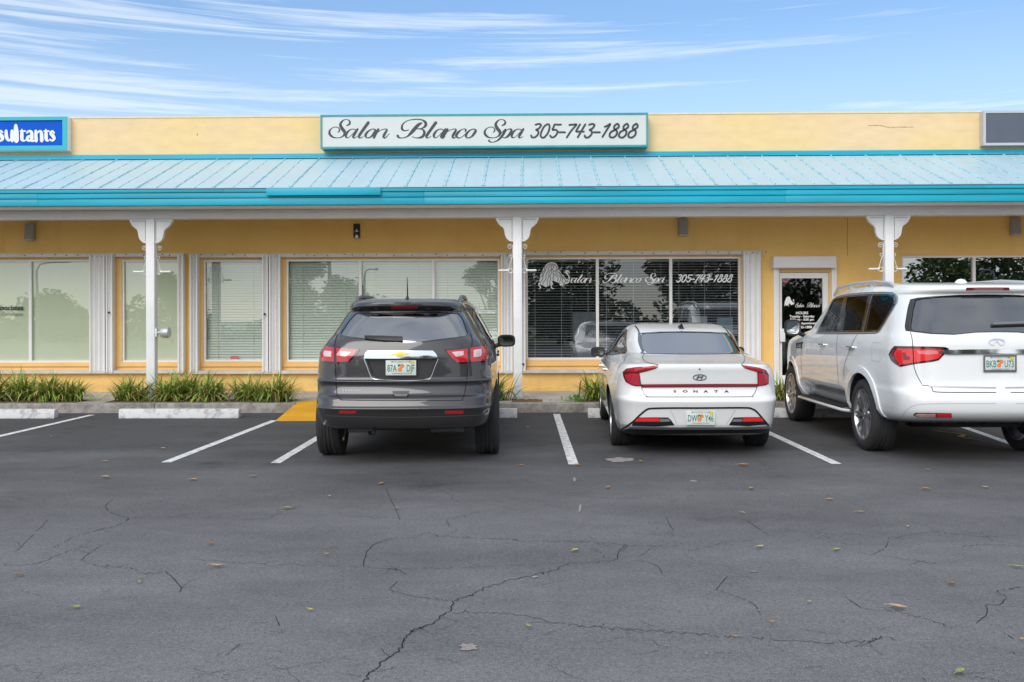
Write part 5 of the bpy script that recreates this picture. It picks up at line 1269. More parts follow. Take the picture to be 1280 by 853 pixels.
c1.patch('rear_spoiler_gap', k1([(193,186),(225,175),(420,169),(620,175),(648,188),(645,197),(560,192),(420,190),(290,192),(202,197)]), M_gloss, .003, .004)
c1.patch('brake_light', k1([(357,173),(468,173),(466,183),(359,183)]), M_redd, .006, .006)
wp = c1.patch('wiper', k1([(250,300),(330,301),(405,304),(405,320),(330,318),(252,312)]), M_trim, .028, .01)
for nm, bez, ra, wa, rb, wb in (('l', [(68,350),(72,338),(82,333),(130,340),(180,344),(230,349),(222,363),(200,388),(186,404),(140,410),(72,403),(66,385)],
        [(72,352),(80,339),(125,344),(125,401),(75,398),(70,384)], [(87,358),(115,361),(114,382),(88,381),(83,369)], [(135,346),(219,355),(198,382),(181,400),(135,403)], [(150,359),(196,363),(184,374),(170,382),(150,377)]),
       ('r', [(574,352),(620,349),(672,345),(715,337),(750,332),(757,345),(755,385),(741,402),(680,408),(626,410),(604,392),(585,366)],
        [(682,346),(746,337),(752,356),(749,384),(738,398),(682,401)], [(694,356),(724,351),(727,365),(722,380),(694,384)], [(583,357),(670,349),(670,403),(630,404),(606,386)], [(606,363),(654,359),(654,375),(624,381),(614,372)])):
    L0 = c1.patch('tail_light', k1(bez), M_gloss, .006, .008)
    c1.patch('lens', k1(ra), M_red, .010, .004, parent=L0); c1.patch('lens', k1(rb), M_red, .010, .004, parent=L0)
    c1.patch('reflector', k1(wa), M_clear, .0125, .002, sp=1.2, parent=L0); c1.patch('reflector', k1(wb), M_clear, .0125, .002, sp=1.2, parent=L0)
c1.patch('bulb', k1([(704,362),(716,360),(718,370),(706,373)]), M_amber, .0145, .001, sp=1)
cb = c1.patch('chrome_bar', k1([(262,359),(330,357),(400,357),(470,357),(529,358),(541,370),(551,388),(400,389),(246,389),(252,372)]), M_chrome, .022, .03)
c1.patch('badge', k1([(361,367),(381,367),(385,358.5),(414,358.5),(412,367),(434,367),(428,377.5),(409,377.5),(406,385),(379,385),(382,377.5),(356,377.5)]), M_chrome, .028, .006, sp=1)
c1.patch('badge_inlay', k1([(365,369),(383,369),(387,361),(411,361),(409,369),(429,369),(425,375.5),(407,375.5),(404,382.5),(382,382.5),(384,375.5),(360,375.5)]), M_gold2, .031, .002, sp=1)
pz = c1.hit(*k1([(397,427)])[0])[0]
c1.plate(*k1([(397,426.5)])[0], ('87A', 'DJF'), y_off=.0, frame=None)
c1.ribbon('recess_edge', k1([(246,389),(262,430),(272,456),(292,474),(400,480),(497,477),(520,465),(535,428),(551,389)]), M_satin, .5, .004)
for sm_ in ([(128,342),(130,440),(134,520),(138,545),(152,555),(170,559),(400,561),(630,560),(648,556),(656,540),(664,500),(671,440),(674,345)], [(137,290),(130,312),(125,338)], [(684,287),(690,312),(688,340)]): c1.ribbon('panel_gap', k1(sm_), M_seam, .42)
c1.ribbon('crease_shading', k1([(90,617),(130,624),(420,629),(700,621),(745,613)]), mat('crease_highlight', (.16, .155, .16), .4, metal=.5), .45, .003)  # paler ribbon: the highlight along the bumper crease is painted in
hd = c1.patch('tailgate_handle', k1([(363,522),(432,522),(427,549),(369,549)]), M_trim, .003, .004, sp=1.2); c1.patch('handle_grip', k1([(370,538),(425,538),(423,546),(372,546)]), M_satin, .012, .006, sp=1.2, parent=hd)
c1.patch('reflector_strip', k1([(146,603),(215,604),(213,614),(143,613)]), M_red, .005, .006, sp=1.2); c1.patch('reflector_strip', k1([(577,604),(655,603),(653,614),(580,615)]), M_red, .005, .006, sp=1.2)
def badge_text(c, px, py, txt, size, sx, m, space=1.0, h=.006, bold=.0):
    p = c.hit(px, py)[0]; t = MB()
    def fn(u, v):
        q, n, i, d = c.bvh.ray_cast(Vector((p.x+u, -3, p.z+v)), Vector((0, 1, 0))); return tuple(q+n*h) if n.y < 0 else tuple(q-n*h)
    font(t, txt, size, fn, sx=sx, space=space, bold=bold); return t.build('badge_letters', m, c.root)
badge_text(c1, *k1([(197,524)])[0], 'TRAVERSE', .030, 1.42, mat('badge_grey', (.62, .62, .63), .45))
# door mirror, handles, rails, antenna, exhaust
def door_mirror(c, x, y, z, sd, w_=.20, h_=.145, back=M_black, face=M_mirror):
    b = MB(); n = 16; prof = [(w_/2*(abs(math.cos(a))**.6)*math.copysign(1, math.cos(a)), h_/2*(abs(math.sin(a))**.6)*math.copysign(1, math.sin(a))) for a in [2*math.pi*i/n for i in range(n)]]
    for k, (dy, sc) in enumerate(((0, .94), (.012, 1), (.06, .95), (.10, .78), (.125, .4))):
        b.v += [(x+u*sc, y+dy, z+v*sc) for u, v in prof]
    for k in range(4): b.f += [(k*n+j, (k+1)*n+j, (k+1)*n+(j+1) % n, k*n+(j+1) % n) for j in range(n)]; b.m += [0]*n
    b.f += [tuple(range(n)), tuple(range(5*n-1, 4*n-1, -1))]; b.m += [0, 0]
    b.tube([(x-sd*w_*.35, y+.07, z-h_*.3), (x-sd*(w_*.5+.10), y+.09, z-h_*.55)], .03, 8)
    o = b.build('door_mirror', back, c.root, smooth=45)
    f = MB(); f.add([(x+u*.76, y-.003, z+v*.76) for u, v in prof], [tuple(range(n))[::-1]]); f.build('mirror_glass', face, o)
    return o
mp_ = c1.Mi @ onY(632.5, 424, 12.35)
for sd in (-1, 1): door_mirror(c1, sd*1.085, 3.25, 1.20, sd, .24, .165)
for sd in (-1, 1):
    rl = MB(); rl.tube([(sd*.565, .92, 1.655), (sd*.565, 1.02, 1.715), (sd*.565, 1.3, 1.742), (sd*.57, 2.0, 1.752), (sd*.565, 2.6, 1.735), (sd*.56, 2.74, 1.67)], [.018, .024, .024, .024, .024, .018], 8); rl.build('roof_rail', mat('dark_rail', (.13, .13, .135), .35, metal=.3), c1.root, smooth=50)
an = MB(); an.add([(-.03, .78, 1.685), (.03, .78, 1.685), (.018, .98, 1.69), (-.018, .98, 1.69), (-.01, .82, 1.735), (.01, .82, 1.735), (.006, .90, 1.73), (-.006, .90, 1.73)], [(4, 5, 6, 7), (0, 1, 5, 4), (1, 2, 6, 5), (2, 3, 7, 6), (3, 0, 4, 7)])
an.tube([(0, .84, 1.73), (0, .80, 1.94)], [.008, .004], 8); an.build('antenna', M_black, c1.root)
for sd in (-1, 1):
    for y_ in (2.05, 3.1):
        hh = MB(); p, n, i, d = c1.bvh.ray_cast(Vector((sd*2, y_, 1.06)), Vector((-sd, 0, 0))); hh.box(p.x-.012, p.x+.022*sd+.0, y_-.1, y_+.1, 1.045, 1.078) if sd > 0 else hh.box(p.x-.022, p.x+.012, y_-.1, y_+.1, 1.045, 1.078); hh.build('door_handle', P_dark, c1.root, bevel=.01)
c1.side_patch('panel_gap', [(2.30,.52),(2.308,.52),(2.258,1.2),(2.25,1.2)], M_seam, .002, 0, .05); c1.side_patch('panel_gap', [(3.58,.5),(3.588,.5),(3.558,1.18),(3.55,1.18)], M_seam, .002, 0, .05)
c1.side_patch('side_moulding', [(1.75,.44),(3.6,.44),(3.6,.50),(1.75,.50)], M_trim, .006, .004, .08)
c1.seats([(-.38, 2.75, .72, .25), (.38, 2.75, .72, .25), (0, 1.85, .74, .6), (0, 1.05, .78, .55)])
c1.underside(.62, .75, 4.8, .38, .5)
ex = MB(); ex.lathe([(0, .032), (.16, .032), (.16, .027), (0, .027)], 'y', (-.30, .14, .345), 16); ex.build('exhaust_pipe', M_satin, c1.root, smooth=50)
for q_ in ([(-.58, .44, .375), (-.32, .46, .375)], [(.28, .46, .375), (.62, .44, .375)]):
    ms = MB(); ms.tube(q_, .06, 14); ms.build('muffler', mat('muffler_steel', (.22, .21, .20), .5, metal=.6, var=.3, scale=9), c1.root, smooth=50)
#[(.28, .46, .375), (.62, .44, .375)], .06, 14); ms.build('muffler', mat('muffler_steel', (.22, .21, .20), .5, metal=.6, var=.3, scale=9), c1.root, smooth=50)
# ================================================================== white sedan
r2 = [(0.19,0.42,0.08,0.25,0.3,0.814,0.05,4.7,0.035),(0.235,0.2,0.09,0.26,0.34,0.869,0.06,4.8,0.035),(0.29,0.12,0.09,0.27,0.36,0.889,0.06,4.86,0.035),(0.34,0.06,0.09,0.27,0.36,0.899,0.06,4.88,0.035),(0.42,0.045,0.09,0.27,0.36,0.909,0.06,4.9,0.035),(0.53,0.02,0.09,0.28,0.38,0.924,0.06,4.9,0.035),(0.6,0.0,0.09,0.28,0.38,0.932,0.06,4.88,0.035),(0.625,0.012,0.09,0.28,0.38,0.934,0.06,4.87,0.035),(0.66,0.055,0.09,0.28,0.38,0.938,0.06,4.86,0.035),(0.74,0.075,0.09,0.28,0.4,0.944,0.065,4.8,0.038),(0.82,0.06,0.09,0.28,0.42,0.942,0.075,4.62,0.042),(0.9,0.04,0.09,0.28,0.44,0.934,0.085,4.2,0.045),(0.955,0.025,0.09,0.28,0.46,0.919,0.1,3.86,0.042),(0.988,0.028,0.09,0.28,0.5,0.904,0.115,3.7,0.035),(1.0,0.06,0.09,0.28,0.55,0.888,0.13,3.65,0.032),(1.025,0.28,0.09,0.3,0.65,0.874,0.15,3.57,0.028),(1.055,0.5,0.09,0.32,0.75,0.856,0.17,3.47,0.025),(1.085,0.72,0.09,0.34,0.85,0.834,0.17,3.38,0.021),(1.13,0.86,0.09,0.34,0.85,0.806,0.14,3.26,0.017),(1.2,1.07,0.09,0.33,0.8,0.766,0.1,3.1,0.017),(1.27,1.27,0.09,0.32,0.7,0.721,0.07,2.97,0.017),(1.335,1.46,0.09,0.3,0.5,0.671,0.05,2.86,0.017),(1.385,1.72,0.08,0.25,0.3,0.616,0.04,2.78,0.014),(1.42,2.05,0.05,0.2,0.2,0.526,0.03,2.72,0.01),(1.438,2.5,0.03,0.1,0.1,0.356,0.02,2.68,0.007)]
P_white = paint('pearl_white_paint', (.86, .86, .85), 0, .28)
in2 = [(.60,.9,.05,.2,.3,.78,.03,3.6,.05),(.95,.9,.05,.2,.3,.80,.03,3.58,.05),(1.04,.97,.08,.3,.6,.765,.12,3.36,.04),(1.09,1.05,.09,.32,.8,.735,.12,3.22,.03),(1.16,1.22,.09,.32,.8,.695,.10,3.05,.02),(1.23,1.42,.09,.31,.7,.65,.07,2.92,.02),(1.295,1.62,.09,.29,.5,.60,.05,2.81,.02),(1.345,1.88,.08,.25,.3,.545,.04,2.72,.02),(1.375,2.2,.05,.2,.2,.45,.03,2.65,.02)]
c2 = Car('parked_sedan', 'white fastback sedan with a full width red light bar parked before the salon window', 'sedan', (1.835, 9.98, 0), R(-2.0), r2, 4, P_white, [(1.10, .335), (3.94, .335)], .335, .235, 1.575, .385, .012, in2)
k2 = lambda pts: T(pts, 4.0611, 720, 380)
glass2 = k2([(324,149),(420,142),(550,140),(690,143),(772,149),(795,168),(815,195),(832,222),(845,245),(838,252),(790,255),(590,257),(350,253),(336,240),(323,210),(317,185),(318,160)])
c2.cut_rear(c2.hits(insets(glass2, .955)), .5)
sg2 = [(1.42,1.09),(1.55,1.055),(2.2,1.03),(3.05,1.0),(3.16,1.01),(2.90,1.15),(2.58,1.29),(2.36,1.345),(1.98,1.335),(1.66,1.225)]
c2.cut_side(insets(sg2, .94), .42)
c2.cut_front([(-.62,1.06),(.62,1.06),(.52,1.34),(-.52,1.34)], 2.3)
front_patch(c2, 'headlight', [(.52,.64),(.80,.69),(.82,.75),(.56,.72)], M_lampf); front_patch(c2, 'grille', [(-.42,.40),(.42,.40),(.62,.58),(.50,.66),(-.50,.66),(-.62,.58)], M_trim, mirror=False)
c2.finish_body(); c2.build_wheels(10, (0,), .232)
c2.patch('rear_window', insets(glass2, .985), M_sedg, -.004, 0, 2.5)
o2 = glass2; i2 = insets(glass2, .94)
for i in range(len(o2)):
    pass
def ring_band(c, name, out, k, m, h):
    o_ = [tuple(p[:2]) for p in catmull(out, 4, True)]; i_ = insets(o_, k); mb = MB()
    for a, b in zip(o_, i_):
        for t in (0, .33, .67, 1):
            p, n, d = c.hit(a[0]+(b[0]-a[0])*t, a[1]+(b[1]-a[1])*t); mb.v.append(tuple(p+n*h))
    n = len(o_)
    for j in range(n):
        for k in range(3): mb.f.append((4*j+k, 4*j+k+1, 4*((j+1) % n)+k+1, 4*((j+1) % n)+k)); mb.m.append(0)
    return mb.build(name, m, c.root, smooth=60)
ring_band(c2, 'window_seal', insets(o2, 1.01), .94, mat('window_frit', (.02, .022, .022), .15, coat=1), .002)
ring_band(c1, 'window_seal', insets(glass1, 1.012), .94, M_gloss, .0015)
c2.side_patch('side_window', insets(sg2, .98), M_priv, -.004, 0, .08)
c2.side_patch('door_pillar', [(2.16,1.02),(2.26,1.02),(2.22,1.36),(2.12,1.36)], M_gloss, .003, .004, .06)
for sd in (-1, 1):   # bright line over the side glass
    pass
windscreen(c2, [(-.64,1.05),(.64,1.05),(.54,1.35),(-.54,1.35)])
c2.ribbon('roof_channel', k2([(300,112),(308,122),(316,134),(322,150)]), M_seam, .8, .003); c2.ribbon('roof_channel', k2([(742,114),(756,124),(766,136),(776,150)]), M_seam, .5, .003)
lampL = [(239,346),(258,330),(300,323),(360,317),(420,311),(416,321),(404,329),(360,341),(322,351),(326,384),(331,418),(300,417),(280,411),(255,397),(243,372)]
lampR = [(838,311),(870,315),(930,325),(962,337),(976,358),(976,405),(965,411),(948,415),(922,418),(921,384),(920,346),(890,337),(855,327)]
for out, inn_, top in ((lampL, [(250,360),(280,352),(320,356),(324,385),(327,413),(298,411),(270,400),(255,380)], [(268,333),(330,324),(414,314),(402,324),(340,337),(290,346),(262,345)]),
                       (lampR, [(924,352),(950,352),(970,366),(970,400),(948,411),(926,413),(924,385)], [(846,315),(900,323),(945,333),(960,345),(925,343),(890,333),(855,324)])):
    L0 = c2.patch('tail_light', k2(out), M_redd, .007, .008, sp=1.3); c2.patch('lens', k2(inn_), mat('sedan_red_lens', (.50, .03, .055), .1, coat=1), .010, .003, sp=1.3, parent=L0); c2.patch('lens', k2(top), M_red, .009, .002, sp=1.1, parent=L0)
c2.patch('light_bar', k2([(329,408),(500,407),(700,406),(921,406),(919,421),(700,422),(500,423),(333,424)]), M_redd, .010, .006, sp=1.2)
c2.ribbon('light_bar_glow', k2([(340,414),(500,413),(700,413),(915,412)]), M_red, .7, .0125)
c2.ribbon('panel_gap', k2([(333,424),(338,440),(350,462),(362,470),(378,473),(620,473),(878,472),(895,466),(906,455),(913,440),(917,422)]), M_seam, .33)
c2.ribbon('panel_gap', k2([(322,351),(326,384),(331,418)]), M_seam, .3, .0115); c2.ribbon('panel_gap', k2([(920,346),(921,384),(922,418)]), M_seam, .3, .0115)
c2.ribbon('panel_gap', k2([(345,253),(338,275),(360,298),(418,310)]), M_seam, .28); c2.ribbon('panel_gap', k2([(842,252),(858,272),(852,295),(840,310)]), M_seam, .28)
# badge: slanted letter in an oval
def oval(cx, cy, rx, ry, n=26): return [(cx+rx*math.cos(2*math.pi*i/n), cy+ry*math.sin(2*math.pi*i/n)) for i in range(n+1)]
eb = c2.ribbon('badge', k2(oval(628, 373, 33, 14)), M_chrome, .62, .006, sm=1)
for ln in ([(612,384),(616,374),(622,364)], [(634,382),(640,372),(645,363)], [(617,376),(628,371),(640,371)]): c2.ribbon('badge_letter', k2(ln), M_chrome, .8, .006, parent=eb)
for i, ch in enumerate('SONATA'): badge_text(c2, 780+(428+87*i)/6.737, 490.9, ch, .034, 1.9, M_trim, bold=.0012)
cam2 = c2.patch('reverse_camera', k2([(625,328),(631,328),(631,334),(625,334)]), M_trim, .008, .006, sp=.7)
# lower bumper
c2.patch('lower_diffuser', k2([(206,652),(238,640),(275,631),(400,636),(630,637),(860,636),(982,631),(992,640),(985,646),(960,654),(800,656),(640,657),(400,660),(262,662),(215,662)]), M_trim, .006, .01)
c2.patch('diffuser_strip', k2([(272,620),(400,623),(630,624),(860,623),(988,617),(986,629),(860,634),(630,635),(400,634),(276,630)]), M_satin, .012, .012, sp=1.3)
c2.ribbon('bumper_trim', k2([(210,648),(240,632),(262,618),(290,598),(318,570),(345,546),(362,535),(385,530),(500,528),(630,528),(760,527),(868,527),(890,531),(910,541),(930,562),(950,586),(970,610),(988,636)]), M_trim, 1.05, .006, sm=3)
for pod, rd_, sv in (([(283,618),(292,600),(312,577),(400,576),(468,577),(484,592),(500,616),(400,622)], [(314,580),(422,580),(424,597),(300,597)], [(425,583),(470,584),(479,597),(426,598)]),
                     ([(776,616),(788,596),(800,577),(870,575),(940,575),(958,596),(978,612),(870,620)], [(845,579),(942,577),(951,596),(845,597)], [(800,584),(842,583),(842,597),(790,598)])):
    P0 = c2.patch('bumper_pod', k2(pod), M_trim, .004, .006, sp=1.3); c2.patch('reflector_strip', k2(rd_), M_redb, .008, .003, sp=1.1, parent=P0); c2.patch('pod_tip', k2(sv), M_satin, .008, .003, sp=1.1, parent=P0)
c2.plate(*k2([(634.5,578)])[0], ('DWU', 'Y46'), y_off=-.016)
c2.ribbon('recess_shade', k2([(478,540),(495,570),(512,614)]), mat('soft_shadow_line', (.45, .45, .45), .5), .3, .002); c2.ribbon('recess_shade', k2([(808,540),(790,570),(762,612)]), MATS['soft_shadow_line'], .3, .002)  # grey ribbons paint the soft shade at the sides of the plate recess
for sd in (-1, 1): door_mirror(c2, sd*.965, 3.12, 1.03, sd, .20, .135)
fn_ = MB(); fn_.add([(-.035, 1.58, 1.352), (.035, 1.58, 1.352), (.03, 1.78, 1.385), (-.03, 1.78, 1.385), (-.005, 1.56, 1.428), (.005, 1.56, 1.428)], [(0, 1, 5, 4), (1, 2, 5), (2, 3, 4, 5), (3, 0, 4), (0, 3, 2, 1)]); fn_.build('shark_fin_antenna', M_trim, c2.root)
def handles(c, ys, z, m, L_=.11):
    for sd in (-1, 1):
        for y_ in ys:
            p, n, i, d = c.bvh.ray_cast(Vector((sd*2, y_, z)), Vector((-sd, 0, 0))); b = MB(); xo = abs(p.x)
            b.box(min(sd*(xo-.01), sd*(xo+.03)), max(sd*(xo-.01), sd*(xo+.03)), y_-L_, y_+L_, z-.016, z+.016); b.build('door_handle', m, c.root, bevel=.012)
handles(c2, (1.75, 2.75), .86, M_chrome, .10)
c2.side_patch('panel_gap', [(2.19,.35),(2.198,.35),(2.208,1.02),(2.2,1.02)], M_seam, .002, 0, .05); c2.side_patch('panel_gap', [(3.25,.35),(3.258,.35),(3.34,.98),(3.332,.98)], M_seam, .002, 0, .05)
c2.seats([(-.36, 2.55, .50, .23), (.36, 2.55, .50, .23), (0, 1.65, .50, .58)])
sh_ = MB(); sh_.box(-.6, .6, .98, 1.45, .955, .97); sh_.build('parcel_shelf', M_cab, c2.root, bevel=.004)
c2.underside(.62, .6, 4.6, .19, .30)

# ================================================================== white SUV
r3 = [(.40,.42,.10,.22,.34,.90,.04,5.1,.1),(.45,.14,.10,.23,.36,.955,.045,5.25,.1),(.50,.05,.10,.24,.36,.98,.045,5.30,.1),(.56,.01,.10,.24,.36,.99,.045,5.34,.1),(.64,.0,.10,.24,.36,.995,.045,5.34,.1),(.70,.012,.10,.24,.36,.998,.045,5.34,.1),
      (.735,.04,.10,.25,.36,1.0,.045,5.34,.1),(.775,.105,.10,.25,.36,1.0,.045,5.33,.1),(.85,.125,.10,.25,.36,1.006,.045,5.32,.1),(1.02,.135,.10,.25,.36,1.012,.045,5.28,.1),
      (1.14,.145,.10,.25,.36,1.012,.045,5.20,.1),(1.22,.15,.10,.25,.38,1.006,.05,4.90,.1),(1.285,.165,.10,.26,.40,.992,.055,4.40,.1),(1.335,.19,.10,.27,.42,.972,.06,4.02,.09),
      (1.40,.235,.10,.27,.44,.955,.065,3.88,.08),(1.55,.325,.10,.28,.46,.918,.07,3.62,.07),(1.66,.385,.10,.28,.46,.888,.075,3.42,.06),(1.735,.43,.10,.28,.46,.862,.08,3.27,.05),(1.752,.39,.10,.28,.46,.852,.08,3.23,.05),(1.785,.37,.10,.28,.46,.835,.08,3.16,.05),
      (1.815,.40,.10,.27,.44,.805,.08,3.08,.05),(1.848,.60,.09,.25,.4,.765,.07,2.98,.05),(1.876,1.05,.08,.2,.3,.67,.05,2.82,.04),(1.893,1.5,.06,.15,.25,.48,.03,2.62,.03),(1.903,1.9,.03,.1,.15,.28,.02,2.4,.02)]
c3 = Car('parked_suv', 'big white SUV with roof rails parked at the right before the glass door', 'SUV', (4.725, 9.34, 0), R(-1.1), r3, 4, P_white, [(1.285, .40), (4.36, .40)], .40, .275, 1.70, .475, .012, inner(r3, .80, 1.80, skip=(18, 19, 20)), (1.80, 3.86, .11))
k3 = lambda pts: T(pts, 3.0455, 950, 310)
k8 = lambda pts: T(pts, 8, 970, 340)
g3 = c3.mirror_px(k3([(899,178),(760,180),(655,186),(600,191),(574,197),(566,225),(558,270),(554,300),(557,316),(590,321),(650,328),(740,331),(820,323),(899,321)]))
def sc3(P, k):
    c_ = sum(P, Vector())/len(P); return [Vector((c_.x+(p.x-c_.x)*k, p.y, c_.z+(p.z-c_.z)*k)) for p in P]
c3.cut_rear(sc3(g3, .96), .25)
sp = [(400,612),(432,555),(500,420),(562,290),(580,268),(610,254),(720,234),(840,222),(960,216),(1080,214),(1170,219),(1200,232),(1216,262),(1212,305),(1170,380),(1110,475),(1040,590),(1015,608),(880,611),(620,614)]
Hs = c3.hits(k8(sp)); sg3 = [(p.y, p.z) for p in Hs]
c3.cut_side(insets(sg3, .95), .55)
c3.cut_front([(-.75,1.34),(.75,1.34),(.64,1.74),(-.64,1.74)], 2.4)
front_patch(c3, 'headlight', [(.56,.93),(.86,.95),(.88,1.06),(.60,1.08)], M_lampf); front_patch(c3, 'grille', [(-.44,.72),(.44,.72),(.50,1.02),(.40,1.10),(-.40,1.10),(-.50,1.02)], M_trim, mirror=False); front_patch(c3, 'air_intake', [(-.62,.50),(.62,.50),(.58,.61),(-.58,.61)], M_trim, mirror=False)
c3.finish_body(); c3.build_wheels(10, (-.085, .085), .287)

M_priv3 = glass('dark_privacy_glass', (.05, .05, .055), .20, .25)
c3.rear_patch('rear_window', sc3(g3, .985), M_priv3, -.004, 0, .06)
def band3(c, name, P, k, m, h):
    Q = sc3(P, k); mb = MB()
    D = []
    for A in (P, Q):
        L = []
        for i, a in enumerate(A):
            b = A[(i+1) % len(A)]; L += [a.lerp(b, j/5) for j in range(5)]
        D.append(L)
    for a, b in zip(*D):
        for t in (0, .33, .67, 1):
            q = a.lerp(b, t); p, n, i, d = c.bvh.ray_cast(Vector((q.x, -3, q.z)), Vector((0, 1, 0)));  n = n if n.y < 0 else -n; mb.v.append(tuple(p+n*h))
    n = len(D[0])
    for j in range(n):
        for k_ in range(3): mb.f.append((4*j+k_, 4*j+k_+1, 4*((j+1) % n)+k_+1, 4*((j+1) % n)+k_)); mb.m.append(0)
    return mb.build(name, m, c.root, smooth=60)
band3(c3, 'window_seal', sc3(g3, 1.005), .95, M_gloss, .004)
def side_split(lo, hi): return [(y, z) for y, z in insets(sg3, .98)]
sg = insets(sg3, .985)
def clip(poly, y0, y1):
    """part of a side outline between two lines y = y0 and y = y1"""
    def half(P, yv, keep):
        out = []
        for i, a in enumerate(P):
            b = P[(i+1) % len(P)]; ia, ib = keep*(a[0]-yv) >= 0, keep*(b[0]-yv) >= 0
            if ia: out.append(a)
            if ia != ib: t = (yv-a[0])/(b[0]-a[0]); out.append((yv, a[1]+t*(b[1]-a[1])))
        return out
    return half(half(poly, y0, 1), y1, -1)
yB = c3.hits(k8([(665,420)]))[0].y; yC = c3.hits(k8([(905,430)]))[0].y
for a, b, m_ in ((-9, yC, glass('quarter_glass', (.09, .085, .08), .03, .12)), (yC, yB, glass('door_glass', (.20, .18, .15), .03, .12)), (yB, 9, M_clrg)): c3.side_patch('side_window', clip(sg, a, b), m_, -.004, 0, .07)
pil = lambda pts: [(p.y, p.z) for p in c3.hits(k8(pts))]
c3.side_patch('door_pillar', pil([(655,612),(690,420),(728,238),(690,246),(645,420),(603,612)]), M_gloss, .003, .004, .04)
c3.side_patch('door_pillar', pil([(885,609),(925,430),(972,220),(930,226),(885,430),(840,610)]), M_gloss, .003, .004, .04)
def side_ribbon(c, name, pts, m, wd, h, closed=False):
    D = []; n0 = len(pts)
    for i in range(n0 if closed else n0-1):
        a, b = pts[i], pts[(i+1) % n0]; k = max(1, int(math.hypot(b[0]-a[0], b[1]-a[1])/.05)); D += [(a[0]+(b[0]-a[0])*j/k, a[1]+(b[1]-a[1])*j/k) for j in range(k)]
    if not closed: D.append(pts[-1])
    n = len(D)
    for sd in (-1, 1):
        mb = MB()
        for i in range(n):
            a, b = (D[(i-1) % n], D[(i+1) % n]) if closed else (D[max(0, i-1)], D[min(n-1, i+1)]); l = math.hypot(b[0]-a[0], b[1]-a[1]) or 1; nx, nz = -(b[1]-a[1])/l*wd, (b[0]-a[0])/l*wd
            for k in (-1, 1):
                p, nn, ii, d = c.bvh.ray_cast(Vector((sd*2.5, D[i][0]+k*nx, D[i][1]+k*nz)), Vector((-sd, 0, 0)))
                if p is None: p, nn, ii, d = c.bvh.find_nearest(Vector((sd*.8, D[i][0]+k*nx, D[i][1]+k*nz)))
                if nn.x*sd < 0: nn = -nn
                mb.v.append(tuple(p+nn*h))
        mb.f = [(2*i, 2*i+1, 2*((i+1) % n)+1, 2*((i+1) % n)) for i in range(n if closed else n-1)]; mb.m = [0]*len(mb.f)
        mb.build(name, m, c.root, smooth=60)
side_ribbon(c3, 'window_chrome', sg3, M_satin, .009, .005, True); side_ribbon(c3, 'window_seal', insets(sg3, .965), M_gloss, .022, .003, True)
side_ribbon(c1, 'window_chrome', insets(sideg, 1.0), M_chrome, .007, .005, True); side_ribbon(c1, 'window_seal', insets(sideg, .965), M_gloss, .02, .003, True)
side_ribbon(c2, 'window_chrome', insets(sg2, 1.0), M_chrome, .006, .005, True); side_ribbon(c2, 'window_seal', insets(sg2, .965), M_gloss, .018, .003, True)
side_ribbon(c3, 'window_chrome', pil([(872,608),(920,400),(974,218)]), M_satin, .007, .006)
windscreen(c3, [(-.77,1.335),(.77,1.335),(.66,1.75),(-.66,1.75)])
bl = c3.mirror_px(k3([(899,152),(840,152),(785,153),(783,161),(840,160),(899,160)])); c3.rear_patch('brake_light', bl, M_redd, .006, .006)
wpr = c3.patch('wiper', k3([(880,290),(940,287),(1000,285),(1100,286),(1100,295),(1000,294),(940,296),(884,298)]), mat('wiper_grey', (.16, .16, .17), .35), .03, .01)
lamp = [(491,406),(500,388),(513,374),(560,375),(600,375),(660,376),(705,378),(719,384),(702,405),(680,428),(655,434),(590,442),(560,448),(533,453),(515,441),(500,428)]
obs = c3.patch('tail_light', k3(lamp), M_gloss, .006, .008, mirror=True)
for out, m_, h in (([(513,402),(524,384),(600,384),(690,387),(706,390),(694,404),(676,423),(590,436),(536,446),(522,428)], M_redb, .011), ([(498,408),(514,381),(520,383),(509,403),(518,428),(530,446),(516,436)], M_redd, .010), ([(524,379),(600,378),(700,381),(690,386),(600,384),(526,384)], M_redd, .0125)):
    q = c3.patch('lens', k3(out), m_, h, .003, sp=1.3, mirror=True)
    for a, b in zip(q, obs): a.parent = b
q = c3.patch('lens', k3([(596,392),(640,391),(682,393),(676,404),(640,407),(604,404)]), mat('pale_red_lens', (.75, .22, .22), .15, coat=1), .013, .002, sp=1.1, mirror=True)
for a, b in zip(q, obs): a.parent = b
q = c3.patch('bulb', k3([(545,400),(556,398),(560,412),(572,416),(570,428),(548,426)]), M_redd, .013, .002, sp=1.0, mirror=True)
for a, b in zip(q, obs): a.parent = b
q = c3.ribbon('lamp_gap', k3([(582,372),(584,405),(586,446)]), M_seam, .55, .0145)
cbar = c3.mirror_px(k3([(899,386),(800,387),(705,389),(675,393),(688,402),(720,405),(800,404),(899,403)])); c3.rear_patch('chrome_bar', cbar, M_chrome, .024, .03)
